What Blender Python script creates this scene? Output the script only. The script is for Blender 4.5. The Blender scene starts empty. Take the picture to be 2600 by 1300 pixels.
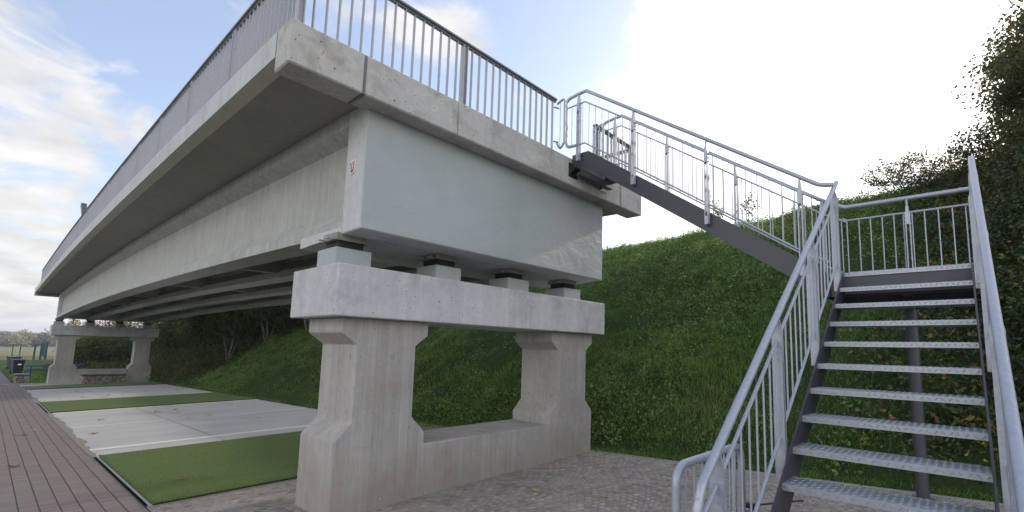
import bpy, math, random
import numpy as np
from mathutils import Vector, Matrix
random.seed(7); rng = np.random.default_rng(11)
S = bpy.context.scene
COL = S.collection
rad = math.radians

# ------------------------------------------------------------------ camera
cam_d = bpy.data.cameras.new("camera"); cam = bpy.data.objects.new("camera", cam_d); COL.objects.link(cam)
yaw, pitch, roll = 0.7230711, 0.118598, 0.0247232
Fv = Vector((math.cos(yaw)*math.cos(pitch), math.sin(yaw)*math.cos(pitch), math.sin(pitch)))
Rv = Vector((math.sin(yaw), -math.cos(yaw), 0.0)); Uv = Rv.cross(Fv)
R2 = math.cos(roll)*Rv + math.sin(roll)*Uv; U2 = -math.sin(roll)*Rv + math.cos(roll)*Uv
M = Matrix.Identity(4)
for i in range(3):
    M[i][0] = R2[i]; M[i][1] = U2[i]; M[i][2] = -Fv[i]
M[0][3], M[1][3], M[2][3] = -2.39105, -4.84281, 1.71652
cam.matrix_world = M
cam_d.sensor_width = 36; cam_d.lens = 1229.88/2600*36
cam_d.shift_x = -(1376.80-1300)/2600; cam_d.shift_y = (742.95-650)/2600
cam_d.clip_start = 0.05; cam_d.clip_end = 6000
S.camera = cam
S.render.resolution_x = 1024; S.render.resolution_y = 512

# ------------------------------------------------------------------ sky and sun
SUN_AZ, SUN_EL = rad(-3.0), rad(24.0)
sdir = Vector((math.cos(SUN_AZ)*math.cos(SUN_EL), math.sin(SUN_AZ)*math.cos(SUN_EL), math.sin(SUN_EL)))
W_ = bpy.data.worlds.new("World"); S.world = W_; W_.use_nodes = True
nt = W_.node_tree; nt.nodes.clear()
def N(nt, t, **kw):
    n = nt.nodes.new(t)
    for k, v in kw.items():
        if k in n.inputs.keys() if isinstance(k, str) else False: n.inputs[k].default_value = v
        else: setattr(n, k, v)
    return n
def mth(nt, op, a, b=None, c=None, clamp=False):
    n = nt.nodes.new('ShaderNodeMath'); n.operation = op; n.use_clamp = clamp
    for i, x in enumerate((a, b, c)):
        if x is None: continue
        if isinstance(x, (int, float)): n.inputs[i].default_value = x
        else: nt.links.new(x, n.inputs[i])
    return n.outputs[0]
def vmth(nt, op, a, b=None):
    n = nt.nodes.new('ShaderNodeVectorMath'); n.operation = op
    for i, x in enumerate((a, b)):
        if x is None: continue
        if isinstance(x, (tuple, list)): n.inputs[i].default_value = x
        else: nt.links.new(x, n.inputs[i])
    return n
def ramp(nt, fac, stops, interp='LINEAR'):
    n = nt.nodes.new('ShaderNodeValToRGB'); n.color_ramp.interpolation = interp
    cr = n.color_ramp
    while len(cr.elements) > 1: cr.elements.remove(cr.elements[-1])
    for i, (p, c) in enumerate(stops):
        e = cr.elements[0] if i == 0 else cr.elements.new(p)
        e.position = p
        e.color = (c, c, c, 1) if isinstance(c, (int, float)) else (c[0], c[1], c[2], 1)
    nt.links.new(fac, n.inputs[0]); return n.outputs[0]
def mixc(nt, fac, a, b, mode='MIX'):
    n = nt.nodes.new('ShaderNodeMix'); n.data_type = 'RGBA'; n.blend_type = mode; n.clamp_factor = True
    for idx, x in ((0, fac), (6, a), (7, b)):
        if isinstance(x, (int, float)): n.inputs[idx].default_value = x
        elif isinstance(x, (tuple, list)): n.inputs[idx].default_value = (x[0], x[1], x[2], 1)
        else: nt.links.new(x, n.inputs[idx])
    return n.outputs[2]
def noise(nt, vec, scale, detail=4, rough=.5, dist=0, out=0):
    n = nt.nodes.new('ShaderNodeTexNoise'); n.inputs['Scale'].default_value = scale
    n.inputs['Detail'].default_value = detail; n.inputs['Roughness'].default_value = rough; n.inputs['Distortion'].default_value = dist
    if vec is not None: nt.links.new(vec, n.inputs['Vector'])
    return n.outputs[out]
sky = nt.nodes.new('ShaderNodeTexSky'); sky.sky_type = 'NISHITA'; sky.sun_disc = False
sky.sun_elevation = SUN_EL; sky.sun_rotation = math.pi/2 - SUN_AZ
sky.air_density = 1.0; sky.dust_density = 1.2; sky.ozone_density = 1.2
tc = nt.nodes.new('ShaderNodeTexCoord'); G_ = tc.outputs['Generated']
sep = nt.nodes.new('ShaderNodeSeparateXYZ'); nt.links.new(G_, sep.inputs[0])
zc = mth(nt, 'MAXIMUM', sep.outputs[2], 0.0)
zz = mth(nt, 'ADD', zc, 0.22)
comb = nt.nodes.new('ShaderNodeCombineXYZ')
nt.links.new(mth(nt, 'DIVIDE', sep.outputs[0], zz), comb.inputs[0]); nt.links.new(mth(nt, 'DIVIDE', sep.outputs[1], zz), comb.inputs[1])
off = vmth(nt, 'ADD', comb.outputs[0], (3.1, 1.7, 0.4)).outputs[0]
cl = mth(nt, 'ADD', mth(nt, 'MULTIPLY', noise(nt, off, 1.35, 4, .5, .2), .5), mth(nt, 'MULTIPLY', noise(nt, off, 4.6, 12, .62, .5), .5))
sd = vmth(nt, 'DOT_PRODUCT', vmth(nt, 'NORMALIZE', G_).outputs[0], tuple(sdir)).outputs['Value']
near = ramp(nt, sd, [(0.66, 0.0), (0.80, .015), (0.86, .10), (0.93, .30), (1.0, .7)])
def blob(u, v, r, a):
    d = vmth(nt, 'DISTANCE', comb.outputs[0], (u, v, 0)).outputs['Value']
    return mth(nt, 'MULTIPLY', mth(nt, 'POWER', 2.718, mth(nt, 'MULTIPLY', mth(nt, 'POWER', mth(nt, 'DIVIDE', d, r), 2.0), -1.0)), a)
bl = None
for u, v, r, a in [(-.08, 1.50, .20, .10), (.10, 1.78, .12, .08), (.62, .86, .13, .22), (.30, 1.10, .12, .07), (.83, .69, .075, -.16), (.80, .58, .10, -.08), (.17, 1.32, .14, -.14), (.1, 3.3, .8, .14), (-2.6, .9, 1.7, .30), (-.4, -2.6, 1.7, .22), (-.2, 0, .7, -.22), (.2, 2.3, .3, -.06)]:  # blobs outside the view are added to steer light on piers and ground
    q = blob(u, v, r, a); bl = q if bl is None else mth(nt, 'ADD', bl, q)
lowb = ramp(nt, zc, [(0.0, .16), (0.16, .03), (.4, 0.0)])
cov = mth(nt, 'ADD', mth(nt, 'ADD', mth(nt, 'ADD', cl, near), lowb), bl)
mask = ramp(nt, cov, [(0.50, 0.0), (0.545, .35), (0.60, .85), (0.68, 1.0)])
shade = noise(nt, off, 4.2, 8, .6)
glow = mth(nt, 'POWER', mth(nt, 'MAXIMUM', sd, 0.0), 9.0)
cb_ = mth(nt, 'ADD', mth(nt, 'MULTIPLY', glow, 11.0), mth(nt, 'MULTIPLY_ADD', shade, 5.0, 2.6))
left_sky_fill = vmth(nt, 'DOT_PRODUCT', vmth(nt, 'NORMALIZE', G_).outputs[0], (-.96, .16, .20)).outputs['Value']  # brightening added to the unseen left sky, lights left-facing concrete
cb_ = mth(nt, 'MULTIPLY_ADD', mth(nt, 'POWER', mth(nt, 'MAXIMUM', left_sky_fill, 0.0), 3.0), 8.0, cb_)
rear_sky_fill = vmth(nt, 'DOT_PRODUCT', vmth(nt, 'NORMALIZE', G_).outputs[0], (-.25, -.93, .27)).outputs['Value']  # brightening added to unseen sky behind the camera, lights the front faces
cb_ = mth(nt, 'MULTIPLY_ADD', mth(nt, 'POWER', mth(nt, 'MAXIMUM', rear_sky_fill, 0.0), 2.0), 7.0, cb_)
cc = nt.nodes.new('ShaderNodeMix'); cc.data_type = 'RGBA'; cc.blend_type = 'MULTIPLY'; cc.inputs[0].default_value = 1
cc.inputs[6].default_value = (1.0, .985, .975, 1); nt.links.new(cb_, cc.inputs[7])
SKYC = mixc(nt, 1.0, sky.outputs[0], (1.55, 1.46, 1.50), 'MULTIPLY')
SKYC = mixc(nt, .16, SKYC, (6.5, 6.8, 7.2))
bg = nt.nodes.new('ShaderNodeBackground'); bg.inputs[1].default_value = 0.15
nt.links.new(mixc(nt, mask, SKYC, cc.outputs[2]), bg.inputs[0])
wo = nt.nodes.new('ShaderNodeOutputWorld'); nt.links.new(bg.outputs[0], wo.inputs[0])
sun_d = bpy.data.lights.new("sun", 'SUN'); sun_d.energy = 2.1; sun_d.angle = rad(1.8); sun_d.color = (1, .93, .82)
sun = bpy.data.objects.new("sun", sun_d); COL.objects.link(sun); sun.rotation_euler = (-sdir).to_track_quat('-Z', 'Y').to_euler()
S.view_settings.view_transform = 'Standard'; S.view_settings.look = 'None'; S.view_settings.gamma = 1
S.view_settings.exposure = 0.25
S.render.engine = 'CYCLES'

# ------------------------------------------------------------------ helpers
def tag(o, label=None, cat=None, group=None, kind=None):
    if label: o['label'] = label
    if cat: o['category'] = cat
    if group: o['group'] = group
    if kind: o['kind'] = kind
    return o
def empty(name, loc=(0, 0, 0)):
    o = bpy.data.objects.new(name, None); COL.objects.link(o); o.location = loc; o.empty_display_size = .2
    return o
class MB:
    def __init__(s): s.v = []; s.f = []; s.m = []; s.sm = []
    def add(s, vs, fs, mat=0, smooth=False):
        b = len(s.v); s.v += [tuple(v) for v in vs]
        for f in fs: s.f.append(tuple(b+i for i in f)); s.m.append(mat); s.sm.append(smooth)
    def box(s, x0, x1, y0, y1, z0, z1, mat=0):
        s.add([(x0,y0,z0),(x1,y0,z0),(x1,y1,z0),(x0,y1,z0),(x0,y0,z1),(x1,y0,z1),(x1,y1,z1),(x0,y1,z1)],
              [(0,3,2,1),(4,5,6,7),(0,1,5,4),(1,2,6,5),(2,3,7,6),(3,0,4,7)], mat)
    def prism(s, poly, axis, a, b, mat=0):
        """poly of 2-D points extruded along axis from a to b; axis 'y': (x,z), 'x': (y,z), 'z': (x,y)"""
        def P(p, t):
            return {'y': (p[0], t, p[1]), 'x': (t, p[0], p[1]), 'z': (p[0], p[1], t)}[axis]
        n = len(poly); vs = [P(p, a) for p in poly] + [P(p, b) for p in poly]
        fs = [tuple(range(n)), tuple(range(2*n-1, n-1, -1))]
        fs += [(i, n+i, n+(i+1) % n, (i+1) % n) for i in range(n)]
        s.add(vs, fs, mat)
    def sweep(s, poly, ys, dz, mat=0):
        n = len(poly); vs = []
        for y in ys: vs += [(p[0], y, p[1]+dz(y)) for p in poly]
        fs = [tuple(range(n)), tuple((len(ys)-1)*n + i for i in range(n-1, -1, -1))]
        for k in range(len(ys)-1):
            fs += [(k*n+i, (k+1)*n+i, (k+1)*n+(i+1) % n, k*n+(i+1) % n) for i in range(n)]
        s.add(vs, fs, mat)
    def tube(s, pts, r, n=10, mat=0, cap=True, r2=None):
        pts = [Vector(p) for p in pts]; rings = []
        t0 = (pts[1]-pts[0]).normalized(); up = Vector((0, 0, 1)) if abs(t0.z) < .9 else Vector((1, 0, 0))
        a = t0.cross(up).normalized()
        for i, p in enumerate(pts):
            if i == 0: t = (pts[1]-pts[0]).normalized()
            elif i == len(pts)-1: t = (pts[-1]-pts[-2]).normalized()
            else: t = ((pts[i+1]-p).normalized() + (p-pts[i-1]).normalized()).normalized()
            a = (a - t*a.dot(t)).normalized(); b = t.cross(a)
            rr = r if r2 is None else r + (r2-r)*i/(len(pts)-1)
            rings.append([p + rr*(math.cos(2*math.pi*k/n)*a + math.sin(2*math.pi*k/n)*b) for k in range(n)])
        vs = [v for rg in rings for v in rg]; fs = []
        for i in range(len(pts)-1):
            fs += [(i*n+k, i*n+(k+1) % n, (i+1)*n+(k+1) % n, (i+1)*n+k) for k in range(n)]
        s.add(vs, fs, mat, True)
        if cap:
            s.add(rings[0], [tuple(range(n-1, -1, -1))], mat); s.add(rings[-1], [tuple(range(n))], mat)
    def disc(s, c, nrm, r, h, n=6, mat=0):
        c = Vector(c); nrm = Vector(nrm).normalized(); s.tube([c, c+nrm*h], r, n, mat)
        for k in range(len(s.sm)): pass
    def build(s, name, mats, parent=None, bevel=0, seg=1, recalc=True):
        me = bpy.data.meshes.new(name); me.from_pydata(s.v, [], s.f)
        if not isinstance(mats, (list, tuple)): mats = [mats]
        for m in mats: me.materials.append(m)
        me.polygons.foreach_set('material_index', s.m); me.polygons.foreach_set('use_smooth', s.sm)
        if recalc:
            import bmesh
            bm = bmesh.new(); bm.from_mesh(me)
            bmesh.ops.recalc_face_normals(bm, faces=bm.faces)
            if bevel:
                es = [e for e in bm.edges if len(e.link_faces) == 2 and e.calc_face_angle(0) > .35]
                bmesh.ops.bevel(bm, geom=es, offset=bevel, segments=seg, affect='EDGES', clamp_overlap=True)
            bm.to_mesh(me); bm.free()
        me.update()
        o = bpy.data.objects.new(name, me); COL.objects.link(o)
        if parent is not None: o.parent = parent
        return o
def arc(p0, p1, p2, r, n=6):
    """round the corner p1 of the polyline p0-p1-p2"""
    p0, p1, p2 = Vector(p0), Vector(p1), Vector(p2)
    a = (p0-p1).normalized(); b = (p2-p1).normalized(); ang = a.angle(b); d = min(r/math.tan(ang/2), (p0-p1).length*.48, (p2-p1).length*.48)
    s, e = p1+a*d, p1+b*d
    return [(s*(1-t)**2 + 2*p1*t*(1-t) + e*t*t) for t in [i/n for i in range(n+1)]]
def rounded(pts, rs, n=6):
    out = [Vector(pts[0])]
    for i in range(1, len(pts)-1):
        r = rs if isinstance(rs, (int, float)) else rs[i-1]
        out += arc(pts[i-1], pts[i], pts[i+1], r, n) if r > 0 else [Vector(pts[i])]
    return out + [Vector(pts[-1])]
def np_mesh(name, V, F, mats, parent=None, tint=None, smooth=False):
    """V (n,3), F (m,k) numpy, k = 3 or 4"""
    me = bpy.data.meshes.new(name); m, k = F.shape
    me.vertices.add(len(V)); me.vertices.foreach_set('co', V.astype(np.float32).ravel())
    me.loops.add(m*k); me.loops.foreach_set('vertex_index', F.astype(np.int32).ravel())
    me.polygons.add(m); me.polygons.foreach_set('loop_start', np.arange(0, m*k, k, dtype=np.int32))
    me.polygons.foreach_set('use_smooth', np.full(m, smooth))
    if tint is not None:
        at = me.attributes.new('tint', 'FLOAT', 'FACE'); at.data.foreach_set('value', tint.astype(np.float32))
    for mm in (mats if isinstance(mats, (list, tuple)) else [mats]): me.materials.append(mm)
    me.update(calc_edges=True); me.validate()
    o = bpy.data.objects.new(name, me); COL.objects.link(o)
    if parent is not None: o.parent = parent
    return o
_lat = rng.random((64, 64))
def vnoise(x, y):
    x = np.asarray(x, float); y = np.asarray(y, float)
    xi = np.floor(x).astype(int); yi = np.floor(y).astype(int); fx = x-xi; fy = y-yi
    fx = fx*fx*(3-2*fx); fy = fy*fy*(3-2*fy)
    g = lambda a, b: _lat[a % 64, b % 64]
    return (g(xi, yi)*(1-fx)+g(xi+1, yi)*fx)*(1-fy)+(g(xi, yi+1)*(1-fx)+g(xi+1, yi+1)*fx)*fy
def fbm(x, y, o=4):
    r = 0; a = .5
    for k in range(o): r = r + a*(vnoise(x*2**k+17*k, y*2**k+9*k)-.5); a *= .5
    return r*2

# ------------------------------------------------------------------ materials
def newmat(name):
    m = bpy.data.materials.new(name); m.use_nodes = True; t = m.node_tree; t.nodes.clear()
    out = t.nodes.new('ShaderNodeOutputMaterial'); b = t.nodes.new('ShaderNodeBsdfPrincipled'); t.links.new(b.outputs[0], out.inputs[0])
    tcn = t.nodes.new('ShaderNodeTexCoord')
    return m, t, b, tcn.outputs['Object']
def setc(t, b, c, rough=None, spec=None, metal=None):
    if isinstance(c, (tuple, list)): b.inputs['Base Color'].default_value = (*c[:3], 1)
    else: t.links.new(c, b.inputs['Base Color'])
    if rough is not None:
        if isinstance(rough, (int, float)): b.inputs['Roughness'].default_value = rough
        else: t.links.new(rough, b.inputs['Roughness'])
    if spec is not None: b.inputs['Specular IOR Level'].default_value = spec
    if metal is not None: b.inputs['Metallic'].default_value = metal
def bump(t, b, h, strength=.3, dist=.01):
    n = t.nodes.new('ShaderNodeBump'); n.inputs['Strength'].default_value = strength; n.inputs['Distance'].default_value = dist
    t.links.new(h, n.inputs['Height']); t.links.new(n.outputs[0], b.inputs['Normal']); return n
def scaled(t, co, sc):
    n = t.nodes.new('ShaderNodeMapping'); n.inputs['Scale'].default_value = sc; t.links.new(co, n.inputs['Vector']); return n.outputs[0]
def voro(t, vec, scale, feat='F1', rnd=1, out='Distance'):
    n = t.nodes.new('ShaderNodeTexVoronoi'); n.feature = feat; n.inputs['Scale'].default_value = scale; n.inputs['Randomness'].default_value = rnd
    t.links.new(vec, n.inputs['Vector']); return n.outputs[out]
def plain(name, c, rough=.6, metal=0, spec=.5, var=.12, vs=8):
    m, t, b, co = newmat(name)
    n = noise(t, co, vs, 5, .6)
    c2 = mixc(t, mth(t, 'MULTIPLY', n, 1.0), tuple(x*(1-var) for x in c), tuple(min(1, x*(1+var)) for x in c))
    setc(t, b, c2, rough, spec, metal); return m
def concrete(name, base, streak=.25, pits=.5, boards=0.0, stain=None, stain_amt=.3, rough=.85, bumpd=.004, cloud=.18, sscale=1.0):
    m, t, b, co = newmat(name)
    n1 = noise(t, co, 1.3*sscale, 6, .6); n2 = noise(t, co, 9, 6, .65); n3 = noise(t, co, 60, 3, .6)
    v = scaled(t, co, (7, 7, .35)); st = noise(t, v, 1.6, 5, .65)
    lum = mth(t, 'MULTIPLY_ADD', mth(t, 'SUBTRACT', n1, .5), cloud*2.4, 1.0)
    lum = mth(t, 'MULTIPLY_ADD', mth(t, 'SUBTRACT', n2, .5), cloud*2.6, lum)
    lum = mth(t, 'MULTIPLY_ADD', mth(t, 'SUBTRACT', st, .5), streak*2.6, lum)
    lum = mth(t, 'MULTIPLY_ADD', mth(t, 'SUBTRACT', n3, .5), .14, lum)
    hgt = n3
    if boards:
        bt = t.nodes.new('ShaderNodeTexWave'); bt.wave_type = 'BANDS'; bt.bands_direction = 'X'
        sx = t.nodes.new('ShaderNodeSeparateXYZ'); t.links.new(co, sx.inputs[0])
        cx = t.nodes.new('ShaderNodeCombineXYZ'); xy = mth(t, 'ADD', sx.outputs[0], sx.outputs[1])
        xy = mth(t, 'MULTIPLY_ADD', noise(t, scaled(t, co, (3.1, 3.1, 0)), 1.0, 2), .28, xy); cell = mth(t, 'FLOOR', mth(t, 'DIVIDE', xy, boards))
        wn = t.nodes.new('ShaderNodeTexWhiteNoise'); wn.noise_dimensions = '1D'; t.links.new(cell, wn.inputs['W'])
        fr = mth(t, 'FRACT', mth(t, 'DIVIDE', xy, boards)); edge = mth(t, 'LESS_THAN', mth(t, 'ABSOLUTE', mth(t, 'SUBTRACT', fr, .5)), .468)
        lum = mth(t, 'MULTIPLY_ADD', mth(t, 'SUBTRACT', wn.outputs['Value'], .5), .11, lum)
        lum = mth(t, 'MULTIPLY', lum, mth(t, 'MULTIPLY_ADD', edge, .12, .88))
        gv = scaled(t, co, (26, 26, .8)); gr = noise(t, gv, 2.2, 5, .7)
        lum = mth(t, 'MULTIPLY_ADD', mth(t, 'SUBTRACT', gr, .5), .46, lum)
        hgt = mth(t, 'ADD', mth(t, 'MULTIPLY', gr, .8), mth(t, 'MULTIPLY', edge, .8))
        t.nodes.remove(bt)
    pd = voro(t, co, 8); pn = noise(t, co, 3, 2)
    hole = mth(t, 'MULTIPLY', mth(t, 'LESS_THAN', pd, .075), mth(t, 'GREATER_THAN', pn, .53))
    pd2 = voro(t, co, 26); hole2 = mth(t, 'MULTIPLY', mth(t, 'LESS_THAN', pd2, .17), mth(t, 'GREATER_THAN', n2, .54))
    hh = mth(t, 'MAXIMUM', hole, hole2)
    lum = mth(t, 'MULTIPLY', lum, mth(t, 'SUBTRACT', 1.0, mth(t, 'MULTIPLY', hh, pits)))
    cc = mixc(t, 1.0, base, lum, 'MULTIPLY')
    if stain:
        ns = noise(t, co, 2.1, 7, .68, .4); f = ramp(t, ns, [(.50, 0), (.68, 1)])
        cc = mixc(t, mth(t, 'MULTIPLY', f, stain_amt), cc, stain)
    if boards:
        sz = t.nodes.new('ShaderNodeSeparateXYZ'); t.links.new(co, sz.inputs[0]); nb_ = noise(t, scaled(t, co, (1.6, 1.6, .9)), 1.5, 6, .65)
        f2 = mth(t, 'SUBTRACT', mth(t, 'MULTIPLY', nb_, 1.5), mth(t, 'ABSOLUTE', mth(t, 'SUBTRACT', sz.outputs[2], .05)), clamp=True)
        cc = mixc(t, ramp(t, f2, [(.2, 0), (.66, .42)]), cc, (.22, .185, .135))
    setc(t, b, cc, rough, .3)
    hgt = mth(t, 'SUBTRACT', mth(t, 'MULTIPLY_ADD', n2, .6, hgt), mth(t, 'MULTIPLY', hh, .8))
    bump(t, b, hgt, .5, bumpd); return m
M_ = {}
M_['leg'] = concrete('board_formed_concrete', (.365, .35, .33), .20, .5, .14, (.30, .24, .16), .38, .88, .004, .14)
M_['cap'] = concrete('pale_smooth_concrete', (.485, .485, .50), .16, .7, 0, (.24, .23, .22), .5, .8, .002, .17)
M_['fascia'] = concrete('weathered_concrete', (.46, .45, .43), .10, .85, 0, (.25, .22, .16), .65, .9, .004, .2)
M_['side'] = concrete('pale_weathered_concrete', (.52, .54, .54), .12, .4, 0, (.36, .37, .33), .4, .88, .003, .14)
M_['girder'] = concrete('streaked_concrete', (.40, .405, .385), .34, .25, 0, (.52, .52, .48), .5, .85, .002, .12, .6)
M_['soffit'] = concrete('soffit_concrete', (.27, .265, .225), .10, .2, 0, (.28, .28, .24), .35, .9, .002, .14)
def wallmat():
    m, t, b, co = newmat('painted_wall_coating')
    n = noise(t, co, .8, 6, .6); n2 = noise(t, co, 6, 5, .6)
    c = mixc(t, ramp(t, n, [(.35, 0), (.65, 1)]), (.345, .38, .378), (.42, .455, .45))
    c = mixc(t, mth(t, 'MULTIPLY', n2, .25), c, (.30, .33, .33))
    setc(t, b, c, mth(t, 'MULTIPLY_ADD', n2, .25, .36), .5)
    h = mth(t, 'ADD', noise(t, scaled(t, co, (1, 1, 1.8)), 2.4, 6, .62, .6), mth(t, 'MULTIPLY', noise(t, co, 14, 3), .12))
    bump(t, b, h, .5, .03); return m
M_['wall'] = wallmat()
M_['pedestal'] = concrete('pedestal_paint', (.38, .41, .41), .03, .1, 0, None, 0, .7, .001, .06)
M_['rubber'] = plain('bearing_rubber', (.015, .015, .016), .7)
M_['joint'] = plain('joint_sealant', (.17, .175, .18), .8)
def galv(name, c, rough=.42, metal=.55):
    m, t, b, co = newmat(name)
    n = noise(t, co, 22, 4, .6); v = voro(t, co, 60, 'F1', 1, 'Color'); sx = t.nodes.new('ShaderNodeSeparateColor'); t.links.new(v, sx.inputs[0])
    f = mth(t, 'ADD', mth(t, 'MULTIPLY', n, .7), mth(t, 'MULTIPLY', sx.outputs[0], .3))
    cc = mixc(t, f, tuple(x*.82 for x in c), tuple(min(1, x*1.18) for x in c))
    setc(t, b, cc, mth(t, 'MULTIPLY_ADD', n, .2, rough-.1), .5, metal)
    bump(t, b, n, .12, .002); return m
M_['galv'] = galv('galvanised_steel', (.385, .41, .47), .46, .45)
M_['tread'] = galv('galvanised_tread_plate', (.37, .395, .43), .42, .55)
M_['rail'] = galv('railing_steel', (.39, .40, .43), .55, .3)
M_['handrail'] = galv('dark_handrail', (.17, .19, .20), .5, .3)
M_['anthra'] = plain('anthracite_paint', (.048, .050, .064), .42, 0, .5, .15, 5)
M_['anthra_edge'] = plain('worn_anthracite', (.09, .09, .11), .4)
M_['plastic'] = plain('dark_plastic', (.018, .022, .035), .45, 0, .5, .2)
M_['white'] = plain('white_label', (.7, .7, .7), .6)
M_['blue'] = plain('blue_paint', (.02, .025, .28), .4)
M_['green'] = plain('green_paint', (.01, .07, .06), .5)
M_['rust'] = plain('rusty_brown_post', (.10, .05, .035), .7)
M_['black'] = plain('black_steel', (.02, .02, .022), .4)
M_['benchtop'] = plain('dark_bench_board', (.045, .05, .058), .55, 0, .5, .25, 20)
M_['kerb'] = concrete('kerb_stone', (.32, .31, .30), .05, .5, 0, None, 0, .9, .003, .2)
M_['paint'] = plain('white_line_paint', (.80, .79, .80), .7, 0, .3, .1, 30)
M_['mulch'] = plain('bare_soil', (.055, .035, .022), .95, 0, .2, .5, 20)

def brickmat():
    m, t, b, co = newmat('clinker_paving')
    sx = t.nodes.new('ShaderNodeSeparateXYZ'); t.links.new(co, sx.inputs[0])
    wob = mth(t, 'MULTIPLY', mth(t, 'SUBTRACT', noise(t, co, 1.2, 2), .5), .02)
    x = mth(t, 'ADD', mth(t, 'DIVIDE', mth(t, 'ADD', sx.outputs[0], wob), .151), 40.18); y = mth(t, 'DIVIDE', mth(t, 'ADD', sx.outputs[1], wob), .056)
    cx = mth(t, 'FLOOR', x); cy = mth(t, 'FLOOR', y)
    cm = t.nodes.new('ShaderNodeCombineXYZ'); t.links.new(cx, cm.inputs[0]); t.links.new(cy, cm.inputs[1])
    wn = t.nodes.new('ShaderNodeTexWhiteNoise'); wn.noise_dimensions = '2D'; t.links.new(cm.outputs[0], wn.inputs['Vector'])
    fx = mth(t, 'ABSOLUTE', mth(t, 'SUBTRACT', mth(t, 'FRACT', x), .5)); fy = mth(t, 'ABSOLUTE', mth(t, 'SUBTRACT', mth(t, 'FRACT', y), .5))
    jx = mth(t, 'GREATER_THAN', fx, .462); jy = mth(t, 'GREATER_THAN', fy, .44)
    n = noise(t, co, 2.0, 6, .6); n2 = noise(t, co, 70, 3, .6)
    brick = mixc(t, wn.outputs['Value'], (.235, .182, .160), (.315, .256, .226))
    brick = mixc(t, mth(t, 'MULTIPLY', n, .6), brick, (.21, .185, .185))
    brick = mixc(t, mth(t, 'MULTIPLY', n2, .3), brick, (.12, .10, .10))
    c = mixc(t, mth(t, 'MULTIPLY', jy, .5), brick, (.075, .07, .072)); c = mixc(t, mth(t, 'MULTIPLY', jx, .95), c, (.04, .045, .045))
    setc(t, b, c, .8, .3)
    h = mth(t, 'SUBTRACT', mth(t, 'MULTIPLY_ADD', wn.outputs['Value'], .25, mth(t, 'MULTIPLY', n2, .3)), mth(t, 'MAXIMUM', jx, mth(t, 'MULTIPLY', jy, .6)))
    bump(t, b, h, .7, .005); return m
M_['brick'] = brickmat()
def cobblemat():
    m, t, b, co = newmat('cobblestone_arcs')
    sx = t.nodes.new('ShaderNodeSeparateXYZ'); t.links.new(co, sx.inputs[0])
    wob = noise(t, co, 9, 4, .6); wob2 = noise(t, vmth(t, 'ADD', co, (7.3, 1.1, 0)).outputs[0], 9, 4, .6)
    x = mth(t, 'MULTIPLY_ADD', mth(t, 'SUBTRACT', wob, .5), .06, sx.outputs[0]); y = mth(t, 'MULTIPLY_ADD', mth(t, 'SUBTRACT', wob2, .5), .06, sx.outputs[1])
    Wd = 1.15
    # arcs bulge along x, rows stacked in x; columns of arcs side by side along y
    yc = mth(t, 'SUBTRACT', mth(t, 'MULTIPLY', mth(t, 'FRACT', mth(t, 'DIVIDE', y, Wd)), Wd), Wd/2)
    R = .86
    sag = mth(t, 'SQRT', mth(t, 'SUBTRACT', R*R, mth(t, 'MULTIPLY', yc, yc)))
    xr = mth(t, 'SUBTRACT', x, sag)
    al = mth(t, 'ARCSINE', mth(t, 'DIVIDE', yc, R))
    u = mth(t, 'DIVIDE', xr, .088); row = mth(t, 'FLOOR', u)
    v = mth(t, 'ADD', mth(t, 'DIVIDE', mth(t, 'MULTIPLY', al, R), .092), mth(t, 'MULTIPLY', row, .37))
    cell = mth(t, 'FLOOR', v)
    cm = t.nodes.new('ShaderNodeCombineXYZ'); t.links.new(row, cm.inputs[0]); t.links.new(cell, cm.inputs[1]); t.links.new(mth(t, 'FLOOR', mth(t, 'DIVIDE', y, Wd)), cm.inputs[2])
    wn = t.nodes.new('ShaderNodeTexWhiteNoise'); wn.noise_dimensions = '3D'; t.links.new(cm.outputs[0], wn.inputs['Vector'])
    wc = t.nodes.new('ShaderNodeSeparateColor'); t.links.new(wn.outputs['Color'], wc.inputs[0])
    fu = mth(t, 'ABSOLUTE', mth(t, 'SUBTRACT', mth(t, 'FRACT', u), .5)); fv = mth(t, 'ABSOLUTE', mth(t, 'SUBTRACT', mth(t, 'FRACT', v), .5))
    ed = mth(t, 'ADD', mth(t, 'POWER', mth(t, 'MULTIPLY', fu, 2), 4), mth(t, 'POWER', mth(t, 'MULTIPLY', fv, 2), 4))
    j = ramp(t, ed, [(.28, 0), (.62, 1)])
    n2 = noise(t, co, 35, 4, .65); n1 = noise(t, co, .9, 4, .6)
    st = ramp(t, wc.outputs[0], [(0, (.20, .165, .14)), (.35, (.37, .315, .27)), (.6, (.48, .42, .36)), (.8, (.33, .31, .30)), (.93, (.56, .42, .31)), (1, (.60, .53, .46))])
    st = mixc(t, mth(t, 'MULTIPLY', n2, .35), st, (.17, .14, .115)); st = mixc(t, mth(t, 'MULTIPLY', n1, .5), st, (.36, .305, .255))
    sand = mixc(t, noise(t, co, 3, 5, .65), (.07, .062, .058), (.62, .56, .50))
    c = mixc(t, j, st, sand)
    setc(t, b, c, .8, .35)
    h = mth(t, 'SUBTRACT', mth(t, 'MULTIPLY_ADD', n2, .35, mth(t, 'MULTIPLY', wc.outputs[1], .35)), mth(t, 'MULTIPLY', j, 1.0))
    bump(t, b, h, 1.0, .02); return m
M_['cobble'] = cobblemat()
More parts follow.
